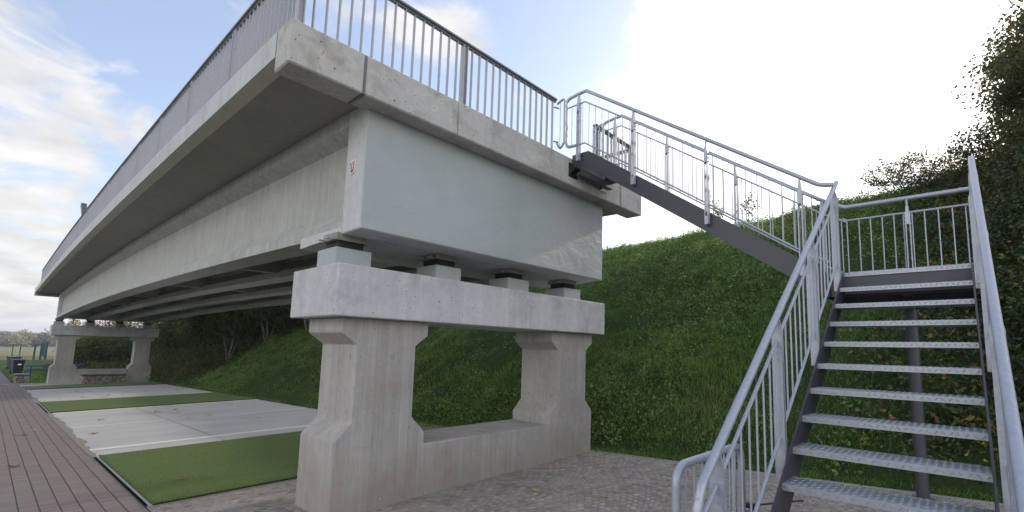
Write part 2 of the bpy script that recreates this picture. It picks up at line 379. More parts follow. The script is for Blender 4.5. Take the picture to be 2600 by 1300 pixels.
def slabmat():
    m, t, b, co = newmat('concrete_slab')
    n = noise(t, scaled(t, co, (.5, 1.4, 1)), 1.1, 7, .62, .5); n2 = noise(t, co, 40, 3); n3 = noise(t, scaled(t, co, (.6, 3, 1)), 3, 5, .6)
    c = ramp(t, n, [(.3, (.45, .445, .44)), (.5, (.54, .53, .515)), (.7, (.61, .585, .55))])
    c = mixc(t, mth(t, 'MULTIPLY', n3, .35), c, (.33, .32, .30)); c = mixc(t, mth(t, 'MULTIPLY', n2, .12), c, (.2, .2, .2))
    setc(t, b, c, .75, .4); bump(t, b, n2, .2, .002); return m
M_['slab'] = slabmat()
def turfmat():
    m, t, b, co = newmat('artificial_turf')
    n = noise(t, co, 1.2, 5, .6); n2 = noise(t, co, 130, 2, .7); n3 = noise(t, scaled(t, co, (1.2, 5, 1)), 3, 4)
    c = ramp(t, n2, [(.3, (.058, .088, .026)), (.5, (.105, .152, .044)), (.7, (.175, .228, .072))])
    c = mixc(t, mth(t, 'MULTIPLY', n, .5), c, (.13, .18, .055)); c = mixc(t, mth(t, 'MULTIPLY', n3, .3), c, (.16, .20, .075))
    setc(t, b, c, .75, .25); bump(t, b, n2, 1.0, .012); return m
M_['turf'] = turfmat()
M_['turfedge'] = plain('turf_edge', (.015, .03, .012), .9)
def soilgrass(name, a, bcol, soil, sc=1.2):
    m, t, b, co = newmat(name)
    n = noise(t, co, sc, 6, .6); n2 = noise(t, co, 18, 5, .7); n3 = noise(t, co, 5, 4, .6)
    c = mixc(t, ramp(t, n2, [(.3, 0), (.7, 1)]), a, bcol); c = mixc(t, ramp(t, n3, [(.56, 0), (.7, 1)]), c, soil)
    setc(t, b, c, .95, .15); bump(t, b, n2, 1, .05); return m
M_['bank'] = soilgrass('embankment_turf', (.025, .042, .012), (.05, .085, .02), (.05, .04, .024))
def groundmat():
    m, t, b, co = newmat('lawn_and_fields')
    sx = t.nodes.new('ShaderNodeSeparateXYZ'); t.links.new(co, sx.inputs[0])
    n = noise(t, co, .6, 6, .65); n2 = noise(t, co, 9, 5, .7)
    lawn = mixc(t, ramp(t, n2, [(.3, 0), (.7, 1)]), (.025, .05, .012), (.06, .105, .022))
    y = mth(t, 'MULTIPLY_ADD', mth(t, 'SUBTRACT', noise(t, scaled(t, co, (.01, .03, 1)), 1, 3), .5), 12, sx.outputs[1])
    f = ramp(t, mth(t, 'DIVIDE', y, 500), [(0, (.03, .055, .02)), (.156, (.20, .15, .11)), (.19, (.19, .115, .085)), (.205, (.17, .19, .07)), (.25, (.22, .24, .10)), (.28, (.26, .20, .12)),
        (.33, (.18, .22, .09)), (.40, (.24, .26, .13)), (.5, (.13, .24, .09)), (.56, (.26, .17, .13)), (.66, (.30, .20, .16)), (1, (.2, .17, .13))])
    c = mixc(t, mth(t, 'GREATER_THAN', sx.outputs[1], 78.0), lawn, f)
    setc(t, b, c, .95, .15); bump(t, b, n2, .6, .03); return m
M_['ground'] = groundmat()
def leafmat(name, stops, trans=.35, rough=.5):
    m, t, b, co = newmat(name)
    at = t.nodes.new('ShaderNodeAttribute'); at.attribute_name = 'tint'
    c = ramp(t, at.outputs['Fac'], stops)
    setc(t, b, c, rough, .35)
    tr = t.nodes.new('ShaderNodeBsdfTranslucent')
    c2 = mixc(t, 1.0, c, (1.3, 1.35, .7), 'MULTIPLY'); t.links.new(c2, tr.inputs[0])
    ms = t.nodes.new('ShaderNodeMixShader'); ms.inputs[0].default_value = trans
    t.links.new(b.outputs[0], ms.inputs[1]); t.links.new(tr.outputs[0], ms.inputs[2])
    t.links.new(ms.outputs[0], [n for n in t.nodes if n.type == 'OUTPUT_MATERIAL'][0].inputs[0]); return m
M_['grass'] = leafmat('grass_blades', [(0, (.035, .058, .014)), (.35, (.075, .15, .026)), (.7, (.135, .255, .042)), (.93, (.20, .31, .065)), (1, (.27, .26, .10))], .35)
M_['weed'] = leafmat('weed_leaves', [(0, (.03, .058, .018)), (.4, (.08, .14, .036)), (.75, (.135, .235, .055)), (.97, (.20, .31, .09)), (1, (.28, .29, .10))], .3)
M_['bramble'] = leafmat('bramble_leaves', [(0, (.016, .03, .012)), (.5, (.038, .066, .022)), (.8, (.07, .105, .03)), (.93, (.18, .16, .035)), (1, (.28, .15, .04))], .25, .4)
M_['autumn'] = leafmat('autumn_tree_leaves', [(0, (.03, .04, .016)), (.4, (.065, .078, .03)), (.7, (.12, .11, .035)), (.88, (.22, .15, .04)), (1, (.34, .19, .05))], .45, .4)
M_['darkgreen'] = leafmat('dark_green_leaves', [(0, (.02, .032, .012)), (.5, (.05, .078, .022)), (.85, (.095, .125, .03)), (1, (.18, .15, .04))], .3)
M_['brightgreen'] = leafmat('light_green_leaves', [(0, (.02, .035, .01)), (.5, (.05, .085, .018)), (.9, (.10, .15, .03)), (1, (.18, .18, .04))], .35)
M_['orange'] = leafmat('orange_autumn_leaves', [(0, (.04, .04, .015)), (.4, (.10, .055, .02)), (.8, (.22, .085, .025)), (1, (.28, .16, .04))], .35)
M_['tan'] = leafmat('pale_autumn_leaves', [(0, (.14, .14, .09)), (.4, (.28, .26, .16)), (.8, (.42, .36, .22)), (1, (.50, .40, .26))], .2)
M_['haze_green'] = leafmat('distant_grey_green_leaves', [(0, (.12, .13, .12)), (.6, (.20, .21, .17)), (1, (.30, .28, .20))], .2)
M_['bark'] = plain('grey_bark', (.10, .085, .07), .9, 0, .2, .4, 25)
M_['palebark'] = plain('pale_bark', (.20, .185, .165), .9, 0, .2, .3, 25)
M_['leaf_y'] = plain('yellow_fallen_leaf', (.48, .36, .12), .6, 0, .4, .2, 40)
M_['leaf_b'] = plain('brown_fallen_leaf', (.24, .11, .045), .6, 0, .4, .3, 40)
M_['leaf_r'] = plain('dark_red_fallen_leaf', (.10, .03, .022), .5, 0, .5, .3, 40)

# ------------------------------------------------------------------ terrain
def gz(x, y):
    x = np.asarray(x, float); y = np.asarray(y, float)
    yy = np.minimum(y, 34.0)
    z = .016*np.clip(x, -12, 6) - .0237*np.clip(yy, -40, 34)
    z = z + np.where(y < 0, -.0225*np.clip(y, -12, 0)*np.clip(x/4.4, 0, 1), 0)
    z = z - np.clip(y-78, 0, 500)*.0088
    return z
FOOT = 4.45
def bank(x, y):
    x = np.asarray(x, float); y = np.asarray(y, float)
    s = x - FOOT
    rise = np.where(s > 0, .649*(np.sqrt(s*s+.12)-.346), 0)
    H = np.clip(7.05-.055*y, 4.8, 8.2)
    base = gz(np.minimum(x, FOOT+.5), y)
    k = 1.1
    h = -np.log(np.exp(-(rise)*k)+np.exp(-H*k))/k + np.log(1+np.exp(-H*k))/k
    h = h * np.clip((95-y)/25, 0, 1)
    h = h + np.clip(s, 0, 1.5)/1.5*(fbm(x*.5+3, y*.5, 4)*.34 + fbm(x*1.7, y*1.7+5, 3)*.22)
    return base + h
def grid_sheet(name, xs, ys, fn, mat, dz=0):
    X, Y = np.meshgrid(xs, ys, indexing='xy'); Z = fn(X, Y)+dz
    V = np.stack([X.ravel(), Y.ravel(), Z.ravel()], 1); nx, ny = len(xs), len(ys)
    i = np.arange(ny-1)[:, None]*nx + np.arange(nx-1)[None, :]
    F = np.stack([i, i+1, i+nx+1, i+nx], -1).reshape(-1, 4)
    return np_mesh(name, V, F, mat, smooth=True)
def lin(a, b, n): return np.linspace(a, b, n)
gx = np.concatenate([-np.geomspace(1800, 12, 26), lin(-10, 4.3, 30), [4.5, 5, 6], np.geomspace(8, 1800, 24)])
gy = np.concatenate([-np.geomspace(600, 12, 22), lin(-10, 80, 91), np.geomspace(82, 1900, 44)])
o = grid_sheet('ground', gx, gy, lambda x, y: gz(x, y) - .06, M_['ground']); tag(o, kind='structure')
o = grid_sheet('embankment', np.concatenate([lin(4.42, 18, 118), lin(18.4, 40, 30)]), np.concatenate([lin(-32, -9, 60), lin(-8.8, 30, 240), lin(30.5, 96, 70)]), bank, M_['bank'])
tag(o, kind='structure')
def flat(name, x0, x1, y0, y1, mat, lift, parent=None, n=24, thick=0):
    mb = MB(); ys = [y0 + (y1-y0)*i/n for i in range(n+1)]; xs = [x0 + (x1-x0)*i/8 for i in range(9)]
    vs = [(x, y, float(gz(x, y))+lift) for y in ys for x in xs]; fs = []
    for j in range(n):
        for i in range(8): a = j*9+i; fs.append((a, a+1, a+10, a+9))
    mb.add(vs, fs)
    return mb.build(name, mat, parent, recalc=False)
tag(flat('cobbled_pavement', -1.08, 4.41, -14, 1.86, M_['cobble'], .004, n=32), kind='structure')
tag(flat('brick_path', -9, -1.08, -14, 33.8, M_['brick'], .0, n=60), kind='structure')
M_['asph'] = plain('grey_path_paving', (.13, .125, .13), .9, 0, .3, .3, 6)
mb = MB(); ys_ = [34.05+1.1*i for i in range(40)]; vs = [(x, y, float(gz(x, y))-.02) for y in ys_ for x in (-9, -1.22-.0165*(y-34))]
mb.add(vs, [(2*i, 2*i+1, 2*i+3, 2*i+2) for i in range(39)]); tag(mb.build('paved_path', M_['asph'], recalc=False), kind='structure')
sl = tag(flat('concrete_paving_slab', -1.05, 4.20, 1.93, 33.2, M_['slab'], .0, n=60), kind='structure')
for (x0, x1, y0, y1) in [(-1.04, 4.15, 6.50, 6.68), (-1.03, .75, 10.28, 10.38), (2.40, 4.13, 10.20, 10.30), (-1.03, 4.2, 14.36, 14.53), (-1.03, 4.2, 18.95, 19.05), (-1.0, 1.2, 22.5, 22.62), (-1.0, 4.1, 26.95, 27.05)]:
    tag(flat('painted_line', x0, x1, y0, y1, M_['paint'], .004, n=1), kind='structure')
tag(flat('slab_joint', .78, .795, 4.9, 28, M_['joint'], .0035, n=30), kind='structure')
tag(flat('pavement_edging', -1.08, 4.41, 1.86, 1.93, M_['kerb'], .008, n=2), kind='structure')
mb = MB()
for k in range(40):
    y0, y1 = -14+.6*k, -14+.6*k+.592
    if y0 > 6: break
    vs = [(x, y, float(gz(4.41, y))+z) for y in (y0, y1) for x, z in ((4.415, -.1), (4.415, .012), (4.47, .012), (4.47, -.1))]
    mb.add(vs, [(0, 1, 2, 3), (7, 6, 5, 4), (0, 4, 5, 1), (1, 5, 6, 2), (2, 6, 7, 3)])
tag(mb.build('pavement_kerb', M_['kerb']), kind='structure')
mb = MB(); mb.box(-9, 4.2, 33.8, 34.05, -1.2, -.76); tag(mb.build('path_kerb', M_['kerb'], bevel=.01), kind='structure')
M_['sand'] = plain('sandy_dirt', (.27, .24, .205), .95, 0, .2, .45, 40)
for j, (ya, yb) in enumerate([(5.74, 14.5), (18.95, 27.9)]):
    mb = MB(); n = 160; vs = []
    for i in range(n+1):
        y = ya+(yb-ya)*i/n; a = -1.10-.035*random.random(); b = -1.0+.10*float(fbm(y*2.3, 3.1+j, 3))+.03*random.random()
        vs += [(a, y, float(gz(a, y))+.0045), (b, y, float(gz(b, y))+.0045)]
    mb.add(vs, [(2*i, 2*i+1, 2*i+3, 2*i+2) for i in range(n)]); tag(mb.build('sand_strip', M_['sand'], recalc=False), kind='structure')
# ---- artificial turf strips
def turf(name, x0, x1, y0, y1, label):
    mb = MB(); n = 10; nx = 26; h = .03; xs = [x0+(x1-x0)*i/nx for i in range(nx+1)]; ys = [y0+(y1-y0)*i/n for i in range(n+1)]
    vs = [(x, y, float(gz(x, y))+h) for y in ys for x in xs]; w = nx+1
    mb.add(vs, [(j*w+i, j*w+i+1, (j+1)*w+i+1, (j+1)*w+i) for j in range(n) for i in range(nx)])
    rim = [(x, y0) for x in xs] + [(x1, y) for y in ys[1:]] + [(x, y1) for x in xs[::-1][1:]] + [(x0, y) for y in ys[::-1][1:]]
    rv = [(x, y, float(gz(x, y))+h) for x, y in rim] + [(x, y, float(gz(x, y))) for x, y in rim]; m = len(rim)
    mb.add(rv, [(i, (i+1) % m, m+(i+1) % m, m+i) for i in range(m)], 1)
    r = empty(name, (0, 0, 0)); tag(r, label, 'artificial turf', 'artificial turf strips under the bridge')
    mb.build('turf_sheet', [M_['turf'], M_['turfedge']], r)
    return r
t1 = turf('turf_mat', -1.02, 4.15, 1.90, 5.72, 'wide green artificial turf mat nearest the cobbles beside the front pier')
t2 = turf('turf_mat', -1.02, 4.18, 14.55, 18.90, 'middle green artificial turf strip between two pale concrete slabs')
t3 = turf('turf_mat', -1.02, 4.18, 28.0, 31.3, 'farthest artificial turf strip, in front of the stone-filled bench')
# turf fibres on the near mat (kept as part of it)
n = 26000
px = rng.uniform(-1.02, 4.15, n); py = 1.90 + (5.72-1.90)*rng.random(n)**1.6
e = rng.random(n) < .12; py = np.where(e, 1.90+rng.normal(0, .006, n), py); e2 = rng.random(n) < .1; px = np.where(e2, -1.02+rng.normal(0, .006, n), px)
pz = gz(px, py)+.028; a = rng.uniform(0, 2*np.pi, n); w = .0035; h = rng.uniform(.008, .02, n)
dx, dy = np.cos(a)*w, np.sin(a)*w; lx, ly = rng.normal(0, .006, n), rng.normal(0, .006, n)
V = np.stack([np.stack([px-dx, py-dy, pz], 1), np.stack([px+dx, py+dy, pz], 1), np.stack([px+lx, py+ly, pz+h], 1)], 1).reshape(-1, 3)
M_['fibre'] = leafmat('turf_fibres', [(0, (.07, .12, .03)), (.6, (.14, .21, .055)), (1, (.25, .31, .11))], .2)
tag(np_mesh('turf_fibres', V, np.arange(3*n).reshape(-1, 3), M_['fibre'], t1, rng.random(n)), kind='stuff')

# ------------------------------------------------------------------ bridge
W = 4.4091
def cam_z(y):
    y = min(max(y, 0), 33.5); return -.0027*y + .88*(y/33.5)*(1-y/33.5)
YS = [-.10] + [1.5*i for i in range(1, 22)] + [33.0, 33.5]
br = empty('concrete_bridge', (0, 0, 0))
tag(br, 'grey concrete girder bridge section standing on two H-shaped piers', 'bridge')
YD = [-.12] + [1.5*i for i in range(1, 23)] + [34.6, 35.2]
# deck slab with the two side fascias
mb = MB()
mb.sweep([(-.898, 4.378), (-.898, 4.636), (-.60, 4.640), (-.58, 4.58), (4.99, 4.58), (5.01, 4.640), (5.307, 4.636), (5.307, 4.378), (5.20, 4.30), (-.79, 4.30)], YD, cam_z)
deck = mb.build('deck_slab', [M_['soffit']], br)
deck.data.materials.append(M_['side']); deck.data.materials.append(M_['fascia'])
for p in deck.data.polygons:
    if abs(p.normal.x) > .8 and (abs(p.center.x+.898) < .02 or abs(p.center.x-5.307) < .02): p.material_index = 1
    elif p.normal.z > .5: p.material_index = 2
FY = -.442
mb = MB()
for (x0, x1) in [(-.898, -.182), (-.152, 1.014), (1.020, 4.572), (4.602, 5.307)]:
    m1 = MB(); m1.box(x0, x1, FY, -.125, 4.2156, 4.640)
    m1.build('end_beam', M_['fascia'], br, bevel=.014)
for (x0, x1) in [(-.182, -.152), (4.572, 4.602)]:
    m1 = MB(); m1.box(x0, x1, FY+.012, -.13, 4.222, 4.634); m1.build('joint_strip', M_['joint'], br)
mb = MB(); mb.box(-.898, 5.307, 35.2, 35.4, 4.12, 4.55); mb.build('end_beam', M_['fascia'], br, bevel=.014)
GC = [.21, 1.46, 2.73, 4.20]
for gcx in GC:
    P = [(-.20, 4.31), (-.20, 4.137), (-.03, 4.05), (-.03, 3.235), (-.20, 3.037), (-.20, 2.915), (.20, 2.915), (.20, 3.037), (.03, 3.235), (.03, 4.05), (.20, 4.137), (.20, 4.31)]
    mb = MB(); mb.sweep([(gcx+a, b) for a, b in P], [.19]+YS[1:], cam_z)
    mb.build('girder', M_['girder'], br)
for y in (5.45, 10.65, 15.9, 21.1, 26.3):
    for a, b in zip(GC[:-1], GC[1:]):
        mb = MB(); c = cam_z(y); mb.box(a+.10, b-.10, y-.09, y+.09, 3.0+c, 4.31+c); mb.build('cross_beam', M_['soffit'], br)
# end block: smooth painted wall with a pilaster return and a lower inner block
def endblock(y0, y1, y2, zb, sgn, wallm, c):
    mb = MB(); mb.prism([(y0, zb+c), (y0, 4.31+c), (y1, 4.31+c), (y1, zb+c-.01)] if sgn > 0 else [(y0, zb+c), (y0, 4.31+c), (y1, 4.31+c), (y1, zb+c)], 'x', .008, 4.401)
    o = mb.build('end_wall', [M_['side'], wallm], br, bevel=.012)
    for p in o.data.polygons:
        if p.normal.y*sgn < -.7: p.material_index = 1
    mb = MB(); mb.prism([(y1+.002*sgn, zb-.012+c), (y1+.002*sgn, 4.305+c), (y2, 4.305+c), (y2, zb-.05+c)], 'x', .012, 4.397)
    return mb
endblock(-.2045, .20, 1.225, 2.920, 1, M_['wall'], 0)
mb = MB()
mb.prism([(.202, 2.905), (.202, 2.99), (1.225, 2.99), (1.225, 2.868)], 'x', .004, 4.405)
mb.box(.35, 4.06, .202, 1.225, 2.99, 4.305)
mb.build('end_block', M_['side'], br)
mb = MB(); c = cam_z(33.5); mb.box(.008, 4.401, 33.3, 33.65, 2.93+c, 4.31+c); mb.build('end_wall', M_['side'], br, bevel=.012)
# coat of arms plate on the pilaster
sh = MB(); ys_, zs_ = .035, 3.62
def shield(w, h, off):
    pts = [(-w, h*.55), (w, h*.55), (w, -h*.1)] + [(w*math.cos(t), -h*.1-h*.45*math.sin(t)) for t in [math.pi*i/8 for i in range(1, 8)]] + [(-w, -h*.1)]
    return pts
def splate(w, h, x0, x1):
    m = MB(); m.prism([(ys_+a, zs_+b) for a, b in shield(w, h, 0)], 'x', x0, x1); return m
arms = splate(.060, .140, -.004, .008).build('coat_of_arms', M_['white'], br)
M_['g'] = plain('shield_green', (.01, .17, .07), .4); M_['r'] = plain('shield_red', (.45, .02, .03), .4); M_['w'] = plain('shield_white', (.75, .75, .75), .4)
# seen from outside: green with a white wavy bend left, red with a white horse right
splate(.046, .110, -.005, -.004).build('shield_rim', plain('shield_rim', (.12, .12, .13), .4), arms)
def half(side, mat, name):
    pts = [p for p in [(ys_+a*.97, zs_+b*.97) for a, b in shield(.046, .110, 0)]]
    out = []
    for i in range(len(pts)):
        a, b = pts[i], pts[(i+1) % len(pts)]
        ina = (a[0]-ys_)*side >= 0; inb = (b[0]-ys_)*side >= 0
        if ina: out.append(a)
        if ina != inb:
            k = (ys_-a[0])/(b[0]-a[0]); out.append((ys_, a[1]+k*(b[1]-a[1])))
    m = MB(); m.prism(out, 'x', -.007, -.005); return m.build(name, mat, arms)
half(1, M_['g'], 'green_field'); half(-1, M_['r'], 'red_field')
m = MB(); m.prism([(ys_+.040, zs_-.030), (ys_+.030, zs_-.045), (ys_+.018, zs_-.005), (ys_+.012, zs_+.025), (ys_+.002, zs_+.045), (ys_+.004, zs_+.060), (ys_+.014, zs_+.055), (ys_+.024, zs_+.02), (ys_+.030, zs_-.005)], 'x', -.0085, -.007); m.build('wavy_bend', M_['w'], arms)
m = MB(); m.prism([(ys_-.006, zs_-.035), (ys_-.012, zs_-.012), (ys_-.008, zs_+.012), (ys_-.018, zs_+.03), (ys_-.014, zs_+.048), (ys_-.028, zs_+.05), (ys_-.036, zs_+.036), (ys_-.026, zs_+.032), (ys_-.03, zs_+.012), (ys_-.038, zs_+.008), (ys_-.026, zs_), (ys_-.022, zs_-.018), (ys_-.014, zs_-.042)], 'x', -.0085, -.007); m.build('horse_figure', M_['w'], arms)
# cable loops at the far end
mb = MB(); c = cam_z(33.5)
mb.tube([(-.02, 33.9, 4.2+c)]+[(-.02-.22*math.sin(t), 33.9, 4.0+c+.2*math.cos(t)) for t in [math.pi*i/10 for i in range(11)]], .035, 8)
mb.build('cable', M_['black'], br); mb = MB()
mb.tube(rounded([(.72, 33.6, 2.95+c), (.72, 33.6, 2.66+c), (.35, 33.6, 2.62+c), (.12, 33.6, 2.50+c)], .1), .022, 8)
mb.build('cable', M_['black'], br)

# ------------------------------------------------------------------ piers
def pier(y0, ext, dzc, label, ground_c):
    r = empty('bridge_pier', (0, y0, -ext)); tag(r, label, 'bridge pier', 'H-shaped concrete piers of the bridge')
    c, d, h1, h2, s, i, hs, h3, h4, e, h5, t = .169, .0, .743, .923, .899, 1.077, .603, 1.730, 1.851, 1.0615, 2.010, .786
    lo = -ext-.25; q = dzc
    # lower part follows the ground, upper part follows the cap
    h1, h2, hs = h1+ground_c, h2+ground_c, hs+ground_c; h3 += q; h4 += q; h5 += q
    L = [(0, lo), (0, h1), (c, h2), (c, h3), (d, h4), (d, h5), (e, h5), (e, h4), (s, h3), (s, h2), (i, h1), (i, hs), (W-i, hs), (W-i, h1), (W-s, h2), (W-s, h3), (W-e, h4), (W-e, h5), (W-d, h5), (W-d, h4), (W-c, h3), (W-c, h2), (W, h1), (W, lo)]
    mb = MB(); mb.prism(L, 'y', y0, y0+t)
    fr = mb.build('pier_frame', M_['leg'], r, bevel=.008); fr.location = (0, -y0, ext)
    a, b, h6 = .1575, .1525, 2.5435+q
    mb = MB(); mb.box(-a, 2.69, y0-b, y0+t+b, h5+.001, h6); mb.box(2.694, W+a, y0-b, y0+t+b, h5+.001, h6)
    cp = mb.build('cap_beam', M_['cap'], r, bevel=.010); cp.location = (0, -y0, ext)
    for k, (x0, x1) in enumerate([(-.07, .345), (1.225, 1.625), (2.50, 2.935), (3.80, 4.237)]):
        mb = MB(); mb.box(x0, x1, y0+.13, y0+.56, h6, 2.757+q); pd = mb.build('pedestal', M_['pedestal'], r, bevel=.008); pd.location = (0, -y0, ext)
        cx = (x0+x1)/2
        mb = MB(); mb.box(cx-.14, cx+.14, y0+.20, y0+.50, 2.757+q, 2.845+q)
        be = mb.build('bearing', M_['rubber'], pd)
        mb = MB(); mb.box(cx-.19, cx+.19, y0+.17, y0+.53, 2.845+q, 2.86+q); mb.box(cx-.17, cx+.17, y0+.19, y0+.51, 2.86+q, 2.93+q)
        mb.build('bearing_plate', M_['soffit'], pd)
        if ext == 0:
            for dy in (.22, .40): mb = MB(); mb.box(cx-.27, cx-.19, y0+dy, y0+dy+.04, 2.847+q, 2.858+q); mb.box(cx-.215, cx-.20, y0+dy+.015, y0+dy+.03, 2.857+q, 2.885+q); mb.build('bolt_lug', M_['galv'], pd)
    # formwork tie holes
    tm = [plain('tie_rim', (.20, .19, .175), .9), plain('tie_fill', (.36, .34, .31), .9)]
    def tie(p, nrm, rr=.022):
        mb = MB(); p = Vector(p); mb.tube([p, p+Vector(nrm)*.0012], rr, 14)
        mb.tube([p+Vector(nrm)*.0012, p+Vector(nrm)*.0018], rr*.72, 14, mat=1); mb.build('tie_hole', tm, fr)
    for z in (1.02+ground_c, 1.60+q):
        for x in (c, W-s): 
            for yy in (.12, .60): tie((x, y0+yy, z), (-1, 0, 0))
        tie((.60, y0, z-.02 if z < 1.3 else z), (0, -1, 0)) if z > 1.3 else None
        if z > 1.3: tie((W-.62, y0, z), (0, -1, 0))
    tie((.55, y0, .10), (0, -1, 0), .026)
    return r
pier(0.0, 0, 0, 'near concrete pier with beige board-marked legs rising from the cobbles', 0)
pier(33.0, .85, -.093, 'far concrete pier at the end of the slabs, behind the stone bench', -.61)

# ------------------------------------------------------------------ bridge railings
def bridge_rail(label, segs, group='steel railings along the bridge deck'):
    """segs: list of (p0, p1, [posts at distances]) polylines on deck"""
    r = empty('bridge_railing', (segs[0][0][0], segs[0][0][1], 4.6)); tag(r, label, 'railing', group)
    base = Vector(r.location)
    bal = []
    for (p0, p1, first, spacing) in segs:
        p0 = Vector((*p0, 0)); p1 = Vector((*p1, 0)); L = (p1-p0).length; d = (p1-p0).normalized(); nn = Vector((-d.y, d.x, 0))
        def Z(q): return cam_z(q.y)
        mb = MB(); n = max(1, int(L/1.2))
        def strip(w, z0, z1):
            vs = []
            for i in range(n+1):
                q = p0 + d*(L*i/n)
                for sx_, z in ((-w, z0), (w, z0), (w, z1), (-w, z1)): vs.append(q + nn*sx_ + Vector((0, 0, z+Z(q))) - base)
            fs = [(0, 1, 2, 3), tuple(4*n+k for k in (3, 2, 1, 0))]
            for i in range(n): fs += [(4*i+k, 4*i+4+k, 4*i+4+(k+1) % 4, 4*i+(k+1) % 4) for k in range(4)]
            mb.add(vs, fs)
        strip(.042, 5.485, 5.515); strip(.022, 5.46, 5.485)
        mb.build('top_rail', M_['handrail'], r, bevel=.006)
        k = 0; s = first
        while s < L-.02:
            q = p0+d*s
            if k % 16 == 0:
                m = MB(); z = Z(q)
                for sg in (-1, 1):
                    a_ = [q + d*(sg*.028) + d*u*.006 + nn*v*.035 for u, v in ((-1, -1), (1, -1), (1, 1), (-1, 1))]
                    vs = [Vector((p.x, p.y, 4.55+z))-base for p in a_]+[Vector((p.x, p.y, 5.46+z))-base for p in a_]
                    m.add(vs, [(0, 3, 2, 1), (4, 5, 6, 7), (0, 1, 5, 4), (1, 2, 6, 5), (2, 3, 7, 6), (3, 0, 4, 7)])
                a_ = [q + d*u*.022 + nn*v*.006 for u, v in ((-1, -1), (1, -1), (1, 1), (-1, 1))]
                vs = [Vector((p.x, p.y, 4.55+z))-base for p in a_]+[Vector((p.x, p.y, 5.46+z))-base for p in a_]
                m.add(vs, [(0, 3, 2, 1), (4, 5, 6, 7), (0, 1, 5, 4), (1, 2, 6, 5), (2, 3, 7, 6), (3, 0, 4, 7)])
                m.build('post', M_['rail'], r)
            else: bal.append((q, d, nn, Z(q)))
            k += 1; s += spacing
    me = None; rest = MB()
    cw = Vector((-2.39, -4.84, 0)); bal.sort(key=lambda t: (t[0]-cw).length)
    def balv(q, d, nn, z, b):
        a_ = [q + d*u*.0055 + nn*v*.0175 for u, v in ((-1, -1), (1, -1), (1, 1), (-1, 1))]
        return [Vector((p.x, p.y, 4.58+z))-b for p in a_]+[Vector((p.x, p.y, 5.46+z))-b for p in a_]
    FC = [(0, 3, 2, 1), (4, 5, 6, 7), (0, 1, 5, 4), (1, 2, 6, 5), (2, 3, 7, 6), (3, 0, 4, 7)]
    for i, (q, d, nn, z) in enumerate(bal):
        if i < 98: m = MB(); m.add(balv(q, d, nn, z, base), FC); m.build('baluster', M_['rail'], r)
        else: rest.add(balv(q, d, nn, z, base), FC)
    if rest.v: tag(rest.build('baluster', M_['rail'], r), kind='stuff')
    return r
RY = FY+.12; RX = -.778
bridge_rail('long steel bar railing along the camera-side edge of the deck', [((RX, RY+.05), (RX, 33.6), -.05+.12*0+.05, .12)])
bridge_rail('steel bar railing across the near deck end, left of the stair head', [((RX-.03, RY), (2.93, RY), .02+.0, .1216)])
bridge_rail('short steel bar railing at the near deck end, right of the stair head', [((3.95, RY), (5.22, RY), .035, .12)])
bridge_rail('steel bar railing along the embankment-side edge of the deck', [((5.19, RY+.05), (5.19, 33.6), .0, .12)])
# small end loops welded to the posts at the opening
for x, yd, lab in ((2.95, 1, 'narrow tube loop closing the gap between deck railing and stair rail, left side'), (3.98, 1, 'narrow tube loop closing the gap at the right side of the stair head')):
    mb = MB(); y = RY
    mb.tube(rounded([(x, y-.02, 5.44), (x, y-.165, 5.50), (x, y-.17, 4.80), (x, y-.09, 4.70), (x, y-.02, 4.83)], [.06, .07, .05]), .017, 10)
    r = empty('gap_guard', (x, y, 4.8)); tag(r, lab, 'guard rail', 'tube loops beside the stair head')
    o = mb.build('frame', M_['galv'], r); o.location = (-x, -y, -4.8)
    mb = MB(); mb.tube([(x, y-.085, 5.47), (x, y-.085, 4.73)], .006, 6)
    mb.tube([(x-.05, y+.0, 5.38), (x+.03, y-.03, 5.38)], .013, 8); mb.tube([(x-.05, y+.0, 4.84), (x+.03, y-.03, 4.84)], .013, 8)
    o = mb.build('clamp_bar', M_['galv'], r); o.location = (-x, -y, -4.8)
# lamp on the deck
r = empty('deck_lamp', (-.70, 17.3, 4.9)); tag(r, 'small slanted floodlight on an arm above the long deck railing', 'lamp')
mb = MB(); mb.tube([(0, 0, -.3), (0, 0, .9)], .03, 8); mb.build('pole', M_['handrail'], r)
mb = MB(); d = Vector((.0, .45, .62)).normalized(); s = Vector((0, -.35, .62))
mb.prism([(-.30, 1.0), (-.16, .90), (.62, 1.36), (.48, 1.46)], 'x', -.07, .07); mb.build('lamp_head', M_['anthra'], r)

# ------------------------------------------------------------------ staircase
st = empty('steel_staircase', (3.2, -4.4, .25)); tag(st, 'two-flight metal staircase with anthracite stringers and chequered galvanised treads', 'staircase')
ORG = Vector((-3.2, 4.4, -.25))
def part(mb, name, mat, parent=None, bevel=0):
    o = mb.build(name, mat, parent or st, bevel)
    if parent is None: o.location = ORG
    return o
XL, YR, YLf, ZL, g_, r_ = 3.243, -4.892, -3.930, 2.567, .2607, .18
SL = r_/g_
def stringer_lower(y0, y1):
    zt = lambda x: ZL+.012-(XL-x)*SL
    xb = -.26
    poly = [(XL+.03, ZL+.01), (XL+.03, ZL-.235), (XL-.0, ZL-.235), (xb+.40, float(gz(0, -4.4))), (xb, float(gz(0, -4.4))), (xb, zt(xb)+.0), (XL, ZL+.012)]
    mb = MB(); mb.prism(poly, 'y', y0, y1); return mb
part(stringer_lower(YLf, YLf+.012), 'stringer', M_['anthra']); part(stringer_lower(YR-.012, YR), 'stringer', M_['anthra'])
